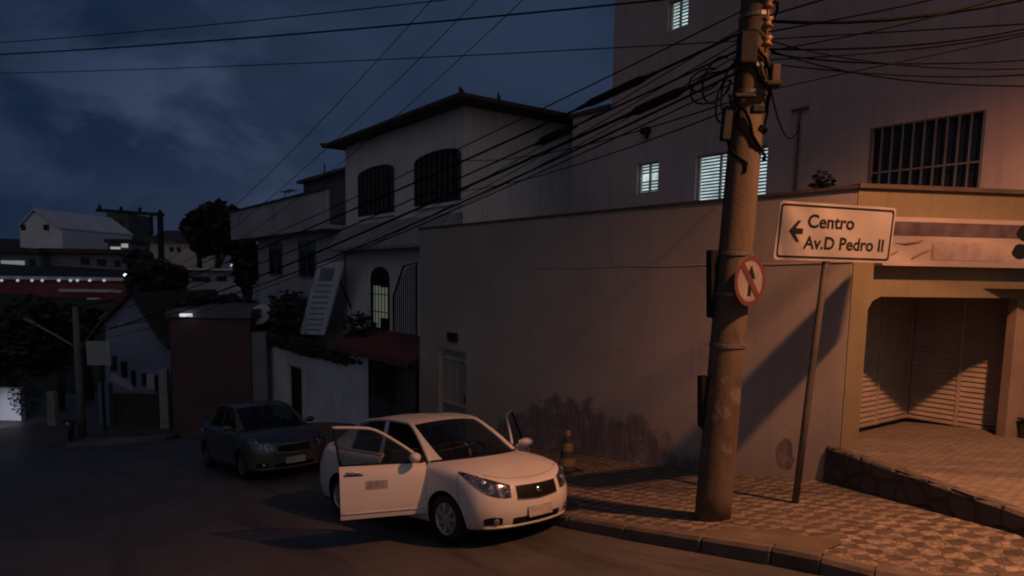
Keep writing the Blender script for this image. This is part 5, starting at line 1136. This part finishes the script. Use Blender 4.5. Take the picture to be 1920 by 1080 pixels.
q = MB(); q.prism([(a-.5, 97.2, d), (b+.5, 97.2, d), (b+.2, 102, d+1.6), (a+.2, 102, d+1.6)], (0, 0.25, 0.25)); q.prism([(a+.2, 102, d+1.6), (b+.2, 102, d+1.6), (b+.5, 107.5, d), (a-.5, 107.5, d)], (0, 0.25, 0.25)); part('roof', q, farroof, hE)
for r in ((318, 463, 326, 472), (332, 463, 339, 472)): frontwin(hE, *r, 98)
frontwin(hE, 369, 456, 369.8, 486, 98, farroof, 'downpipe')
hF, _ = house_box('house', 'pale blue flat house right of the beige house', 'house', 404, 457, 434, 495, 97, 7, mat('far_pale_blue', (0.27, 0.31, 0.36), 0.9, 0.2, 0.2)); frontwin(hF, 412, 465, 420, 474, 97)
hP, (a, b, c, d) = house_box('house', 'pale low house with two dark window bands and sheet roof near the grey house', 'house', 352, 508, 474, 560, 68, 9, mat('far_pale_blue2', (0.36, 0.38, 0.42), 0.9, 0.25, 0.3))
for r in ((360, 519, 394, 528), (407, 518, 425, 527)): frontwin(hP, *r, 68)
q = MB(); q.box(a-.6, b-1.6, 67.0, 77, d+.004, d+.18); part('roof', q, sheet, hP)
q = MB(); A, B, C = at(433, 512, 67.9), at(476, 505, 67.9), at(476, 540, 67.9); q.prism([A, B, C, at(440, 545, 67.9)], (0, .05, 0)); part('light_panel', q, mat('far_pale_panel', (0.46, 0.49, 0.49), 0.9, 0.3, 0.6), hP)
c_ = at(435, 499, 70); g0 = Vector((c_.x, c_.y, 0)); g0.z = gz(g0); s3 = thing('street_lamp', 'small dim street lamp above the pale low house', 'street lamp', g0, WORLD); q = MB(); q.tube([g0, c_+Vector((0, 0, -.2))], [.10, .06], 8); part('post', q, darkmetal, s3); q = MB(); q.lathe([(.06, -.26), (.17, -.1), (.17, .1), (.06, .22)], c_, None, 12); part('lamp', q, lampfar, s3, True)
# H-frame crossarm pole
YX = 44.0; ct = at(300, 398, YX); cb_ = Vector((ct.x-.1, ct.y, 0)); cb_.z = gz(cb_)-.1
xp = thing('crossarm_pole', 'dark power pole with a long crossarm rising above the far trees', 'utility pole', cb_, WORLD)
q = MB(); q.tube([cb_, ct], [.22, .17], 10); part('shaft', q, darkmetal, xp)
q = MB(); q.obox((at(181, 394, YX)+at(307, 403, YX))/2, (at(307, 403, YX)-at(181, 394, YX)).length, .16, .20, Matrix.Rotation(math.atan2(-(at(307, 403, YX)-at(181, 394, YX)).z, (at(307, 403, YX)-at(181, 394, YX)).x), 3, 'Y')); part('crossarm', q, darkmetal, xp)
q = MB(); q.tube([at(255, 412, YX-.15), at(300, 460, YX-.15)], .05, 6); part('brace', q, darkmetal, xp)
q = MB(); q.tube([at(284, 404, YX), at(285, 440, YX)], .09, 8); part('drop_bar', q, darkmetal, xp)
for x, y in ((187, 388), (227, 391), (262, 393), (300, 397)):
    c_ = at(x, y, YX); q = MB(); q.lathe([(.05, -.12), (.12, -.05), (.07, 0), (.12, .05), (.04, .14)], c_, None, 10); part('insulator', q, darkmetal, xp, True)
# trees
TG = 'dark trees at the street end'
tree('big rounded dark tree on the skyline left of the grey house', 410, 436, 58, 56, 84, 3, leafdark, 5200, 1.1, lobes=16)
tree('low dark tree to the left of the big skyline tree', 372, 432, 32, 24, 86, 9, leafdark, 2200, 0.9)
tree('dark tree close beside the grey house with the balcony', 462, 498, 26, 56, 46, 5, leafdark, 2600, 0.5)
tree('dark bushy tree around the foot of the crossarm pole', 300, 528, 62, 54, 41, 6, leafdark, 2600, 0.42)
tree('dark tree above the gabled roof of the blue house', 350, 580, 66, 34, 38, 8, leafdark, 2000, 0.4)
tree('dark tree above the dark red building on its right', 440, 580, 50, 30, 36, 14, leafdark, 1400, 0.36)
tree('large dense dark tree at the far left edge', 25, 640, 95, 92, 35, 21, leafdark, 3600, 0.42)
tree('dense dark tree just left of the slim grey pole', 106, 640, 58, 84, 36, 22, leafdark, 2800, 0.4)
tree('dark low tree beneath the red market roof', 160, 600, 46, 36, 39, 25, leafdark, 1500, 0.4)
tree('greyish bushy tree under the warehouse, left of the crossarm pole', 262, 490, 30, 26, 90, 31, leafmid, 900, 0.7)
hedge = MB()

# ------------------------------------------------------------------ overhead wires
def wire(A, B, sag, r, label, group, m=cablem, n=28, name='overhead_wire', wob=0.0, seed=0):
    rnd = random.Random(seed); pts = []; ph = rnd.random()*6
    for i in range(n+1):
        u = i/n; p = A.lerp(B, u); p = p+Vector((0, 0, -4*sag*u*(1-u))); p.z += wob*math.sin(u*9+ph)*math.sin(math.pi*u); pts.append(p)
    g = MB(); g.tube(pts, r, 6); return single(name, g, m, label, 'wire', WORLD, group, smooth=True, base=A)
pn_ = lambda px, py, dy=0.0: at(px, py, PB.y+dy)
far1 = lambda dx, z: Vector((at(150+dx, 600, 30.0).x, 30.0, z))
G1, L1 = 'cable bundle from the concrete pole down the street', 'black cable of the sagging bundle running from the concrete pole down the street'
zs_ = at(150, 600, 30).z
k = 0
CB = ((1392, 20, .9, .45, .010), (1392, 60, .55, .40, .018), (1390, 92, .1, .45, .014), (1392, 118, -.75, .30, .022), (1390, 132, -.4, .65, .016), (1388, 150, -.95, .50, .010))
for (x, y, dz, sag, r) in CB:
    k += 1; wire(pn_(x, y, -0.12), far1(-4+2.5*k % 7, zs_+dz), sag, r*.92, L1, G1, wob=.02, seed=k)
for k, (x, y, px, py, n_) in enumerate(((1392, 52, 652, 468, 9.7), (1390, 76, 640, 480, 9.8), (1390, 100, 655, 470, 9.7))):
    wire(pn_(x, y, -0.1), STREET.w(on_n(px, py, n_)), .12+.06*k, .008, 'black service cable from the concrete pole to the canopy corner of the hip roofed house', 'service cables to the hip roofed house', name='service_wire')
# splice closures hanging on the bundle
def on_wire(A, B, sag, u): p = A.lerp(B, u); return p+Vector((0, 0, -4*sag*u*(1-u)))
for lab, (x, y, dz, sag), u0, u1, r in (('long black splice closure nearest the concrete pole on the cable bundle', (1392, 118, -.75, .30), .02, .050, .055), ('black splice closure higher up on the cable bundle', (1392, 60, .55, .40), .035, .075, .05), ('small black splice closure on the lower cables, farther from the pole', (1390, 92, .1, .45), .075, .10, .06)):
    A, B = pn_(x, y, -0.12), far1(0, zs_+dz); g = MB(); a, b = on_wire(A, B, sag, u0), on_wire(A, B, sag, u1)
    g.tube([a, a.lerp(b, .12), a.lerp(b, .2), a.lerp(b, .8), a.lerp(b, .88), b], [.02, .03, r, r, .03, .02], 10); single('splice_closure', g, plastic, lab, 'splice box', WORLD, smooth=True)
# primary lines from the pole head to the crossarm pole
G2, L2 = 'faint high lines along the street', 'faint high line climbing over the houses to the concrete pole head'
for i in range(3):
    wire(PT+Vector((-.9+.75*i, 0, -.5)), at(128+13*i, 572, 30.0), 1.55+.05*i, .0065, L2, G2)
g = MB(); g.obox(PT+Vector((-.2, 0, -.58)), 2.4, .12, .12); part('crossarm', g, darkmetal, up_)
# long lines crossing the sky to the left
G3 = 'long lines crossing the sky'
def skyline(x0, y0, x1, y1, Y0, Y1, r, sag, lab):
    A, B = at(x0, y0, Y0), at(x1, y1, Y1); d = A-B; wire(A+d*.25, B-d*.45, sag, r, lab, G3)
skyline(0, 75, 740, 0, 18, 13, .010, .12, 'topmost thin line crossing the sky at upper left')
skyline(0, 95, 1060, 1, 18, 12, .016, .18, 'thickest dark line crossing the sky, second from the top')
skyline(0, 132, 1150, 76, 20, 12, .009, .15, 'lowest faint line crossing the sky above the clouds')
# drop wires to the right
G4, L4 = 'wires from the concrete pole towards the right', 'thin dark wire sagging from the concrete pole towards the right edge'
P3h = STREET.w((9.6, -1.9, 0))
for i, (x, y, z, sag, r) in enumerate(((1440, 60, 6.9, .35, .012), (1442, 92, 6.9, .75, .015), (1445, 95, 6.5, .25, .010), (1446, 100, 6.3, .85, .012), (1444, 112, 6.2, .45, .009), (1446, 168, 6.0, .15, .008), (1444, 95, 5.7, .95, .012), (1446, 120, 5.6, .62, .010), (1440, 30, 6.95, .10, .014), (1440, 75, 6.6, 1.15, .010))):
    wire(pn_(x, y, -0.1), Vector((P3h.x-.1, P3h.y, z)), sag, r*.72, L4, G4, wob=.04, seed=40+i)
wire(pn_(1446, 190, -.05), on_to_w(1503, 240), .22, .010, 'short slack wire looping from the pole to the vent pipe', None, name='drop_wire') if False else None
A = pn_(1446, 172, -.05); B = STREET.w((NT-0.06, on_n(1503, 240, NT).y, on_n(1503, 236, NT).z)); wire(A, B, .35, .010, 'short slack wire looping from the concrete pole to the T-topped pipe', None, name='drop_wire')
A = pn_(1444, 40, -.05); wire(A, STREET.w((13.5, -4.0, 9.5)), 1.3, .018, 'thick black cable looping up from the insulators to the top right', None, wob=.1, name='feeder_cable')
for i, (x, y, dx, z) in enumerate(((1384, 186, 0, 4.9), (1384, 200, 0, 4.6))):
    Bp_ = STREET.w((NH-.1, 17.0+1.2*i, 6.0-.8*i)); wire(pn_(x, y, -.05), Bp_, .25, .009, ('upper' if i == 0 else 'lower')+' thin service wire from the concrete pole to the hip roofed house', None, name='service_wire')

# ------------------------------------------------------------------ street lamp that lights the corner (stands outside the frame, to the right)
LP = STREET.w((7.3, 0.9, 7.6)); lb_ = STREET.w((9.6, -1.9, 0)); lb_.z = ztop(-1.9)
sl = thing('street_lamp', 'tall street lamp with curved arm and warm sodium head at the garage corner', 'street lamp', lb_, WORLD)
p = MB(); p.tube([lb_, lb_+Vector((0, 0, 4)), lb_+Vector((0, 0, 7.2))], [0.14, 0.12, 0.10], 16); part('post', p, poleconc, sl, True)
ax = (LP-lb_); hxy = Vector((ax.x, ax.y, 0)); hd = hxy.normalized()
p = MB(); p.tube([lb_+Vector((0, 0, LP.z-lb_.z-.6)), lb_+hxy*0.25+Vector((0, 0, LP.z-lb_.z)), lb_+hxy*0.6+Vector((0, 0, LP.z-lb_.z+.25)), LP+Vector((0, 0, 0.16))-hd*0.3], 0.04, 10); part('arm', p, greymetal, sl, True)
hm = Matrix.Rotation(math.atan2(hd.y, hd.x), 3, 'Z'); p = MB(); p.obox(LP+Vector((0, 0, 0.16)), 0.75, 0.30, 0.12, hm); mod_bevel(part('head', p, greymetal, sl), 0.05, 3)
p = MB(); p.obox(LP+Vector((0, 0, 0.085)), 0.34, 0.22, 0.02, hm); part('lens', p, lampsod, sl)
ld = bpy.data.lights.new('street_lamp_light', 'SPOT'); ld.energy = 3500; ld.color = (1.0, 0.40, 0.185); ld.spot_size = R_(150); ld.spot_blend = 0.9; ld.shadow_soft_size = 0.13
lo = bpy.data.objects.new('street_lamp_light', ld); COL.objects.link(lo); lo.location = LP; lo.rotation_euler = (0, 0, 0); lo.parent = None

# ------------------------------------------------------------------ sky
w = bpy.data.worlds.new('World'); sc.world = w; w.use_nodes = True; nt = w.node_tree; bg = nt.nodes['Background']
sky = nd(nt, 'ShaderNodeTexSky'); sky.sky_type = 'NISHITA'; sky.sun_disc = False; sky.sun_elevation = R_(-4); sky.sun_rotation = R_(165); sky.air_density = 1.0; sky.ozone_density = 3.0
tc = nd(nt, 'ShaderNodeTexCoord'); mp = nd(nt, 'ShaderNodeMapping'); mp.inputs['Scale'].default_value = (1.0, 1.0, 1.7); mp.inputs['Rotation'].default_value = (0, R_(8), R_(20)); mp.inputs['Location'].default_value = (0.3, 0.1, 0.0)
nt.links.new(tc.outputs['Generated'], mp.inputs['Vector'])
n1 = noisen(nt, mp.outputs[0], 3.0, 6, 0.48, 0.3); n2 = noisen(nt, mp.outputs[0], 1.2, 4, 0.5)
cl = ramp(nt, mth(nt, 'ADD', mth(nt, 'MULTIPLY', n1, 0.6), mth(nt, 'MULTIPLY', n2, 0.4)), 0.46, 0.66)
def lobe(d, pw):
    n = nd(nt, 'ShaderNodeVectorMath', operation='DOT_PRODUCT'); nt.links.new(tc.outputs['Generated'], n.inputs[0]); n.inputs[1].default_value = Vector(d).normalized()
    return mth(nt, 'POWER', mth(nt, 'MAXIMUM', n.outputs['Value'], 0.0), pw)
c = mixc(nt, cl, (0.0085, 0.0185, 0.0440), (0.0215, 0.0345, 0.0680))
cloud_dir = ray(345, 262)                       # one brighter bank of cloud low in the sky
bank = mth(nt, 'MULTIPLY', lobe(cloud_dir, 70), ramp(nt, noisen(nt, mp.outputs[0], 5.5, 7, 0.55, 0.4), 0.42, 0.58))
c = mixc(nt, mth(nt, 'MULTIPLY', bank, 1.0), c, (0.040, 0.058, 0.108))
dk = mth(nt, 'MULTIPLY', lobe(ray(40, 330), 120), ramp(nt, n1, 0.62, 0.45))
c = mixc(nt, mth(nt, 'MULTIPLY', dk, 0.8), c, (0.009, 0.016, 0.030))
glow = lobe((0.15, -0.85, 0.40), 1.6)           # last light of dusk in the sky behind the viewer
c = mixc(nt, 1.0, c, mixc(nt, glow, (0, 0, 0), (0.150, 0.132, 0.122)), 'ADD')
c = mixc(nt, 1.0, c, mixc(nt, 1.0, sky.outputs[0], (0.008, 0.008, 0.008), 'MULTIPLY'), 'ADD')
nt.links.new(c, bg.inputs['Color']); bg.inputs['Strength'].default_value = 1.0

# ------------------------------------------------------------------ camera and output
cd = bpy.data.cameras.new('Camera'); cd.sensor_width = 36; cd.lens = 36*FPX/1920; cd.clip_end = 3000; cd.clip_start = 0.05
cd.shift_y = (PPY-540)/1920; cd.shift_x = 0
co = bpy.data.objects.new('Camera', cd); COL.objects.link(co)
co.matrix_world = Matrix(((cR.x, cU.x, -cF.x, CAM.x), (cR.y, cU.y, -cF.y, CAM.y), (cR.z, cU.z, -cF.z, CAM.z), (0, 0, 0, 1)))
sc.camera = co
sc.view_settings.view_transform = 'Standard'; sc.view_settings.look = 'None'; sc.view_settings.exposure = 0; sc.view_settings.gamma = 1
try: sc.cycles.use_denoising = True; sc.cycles.filter_width = 2.0
except Exception: pass
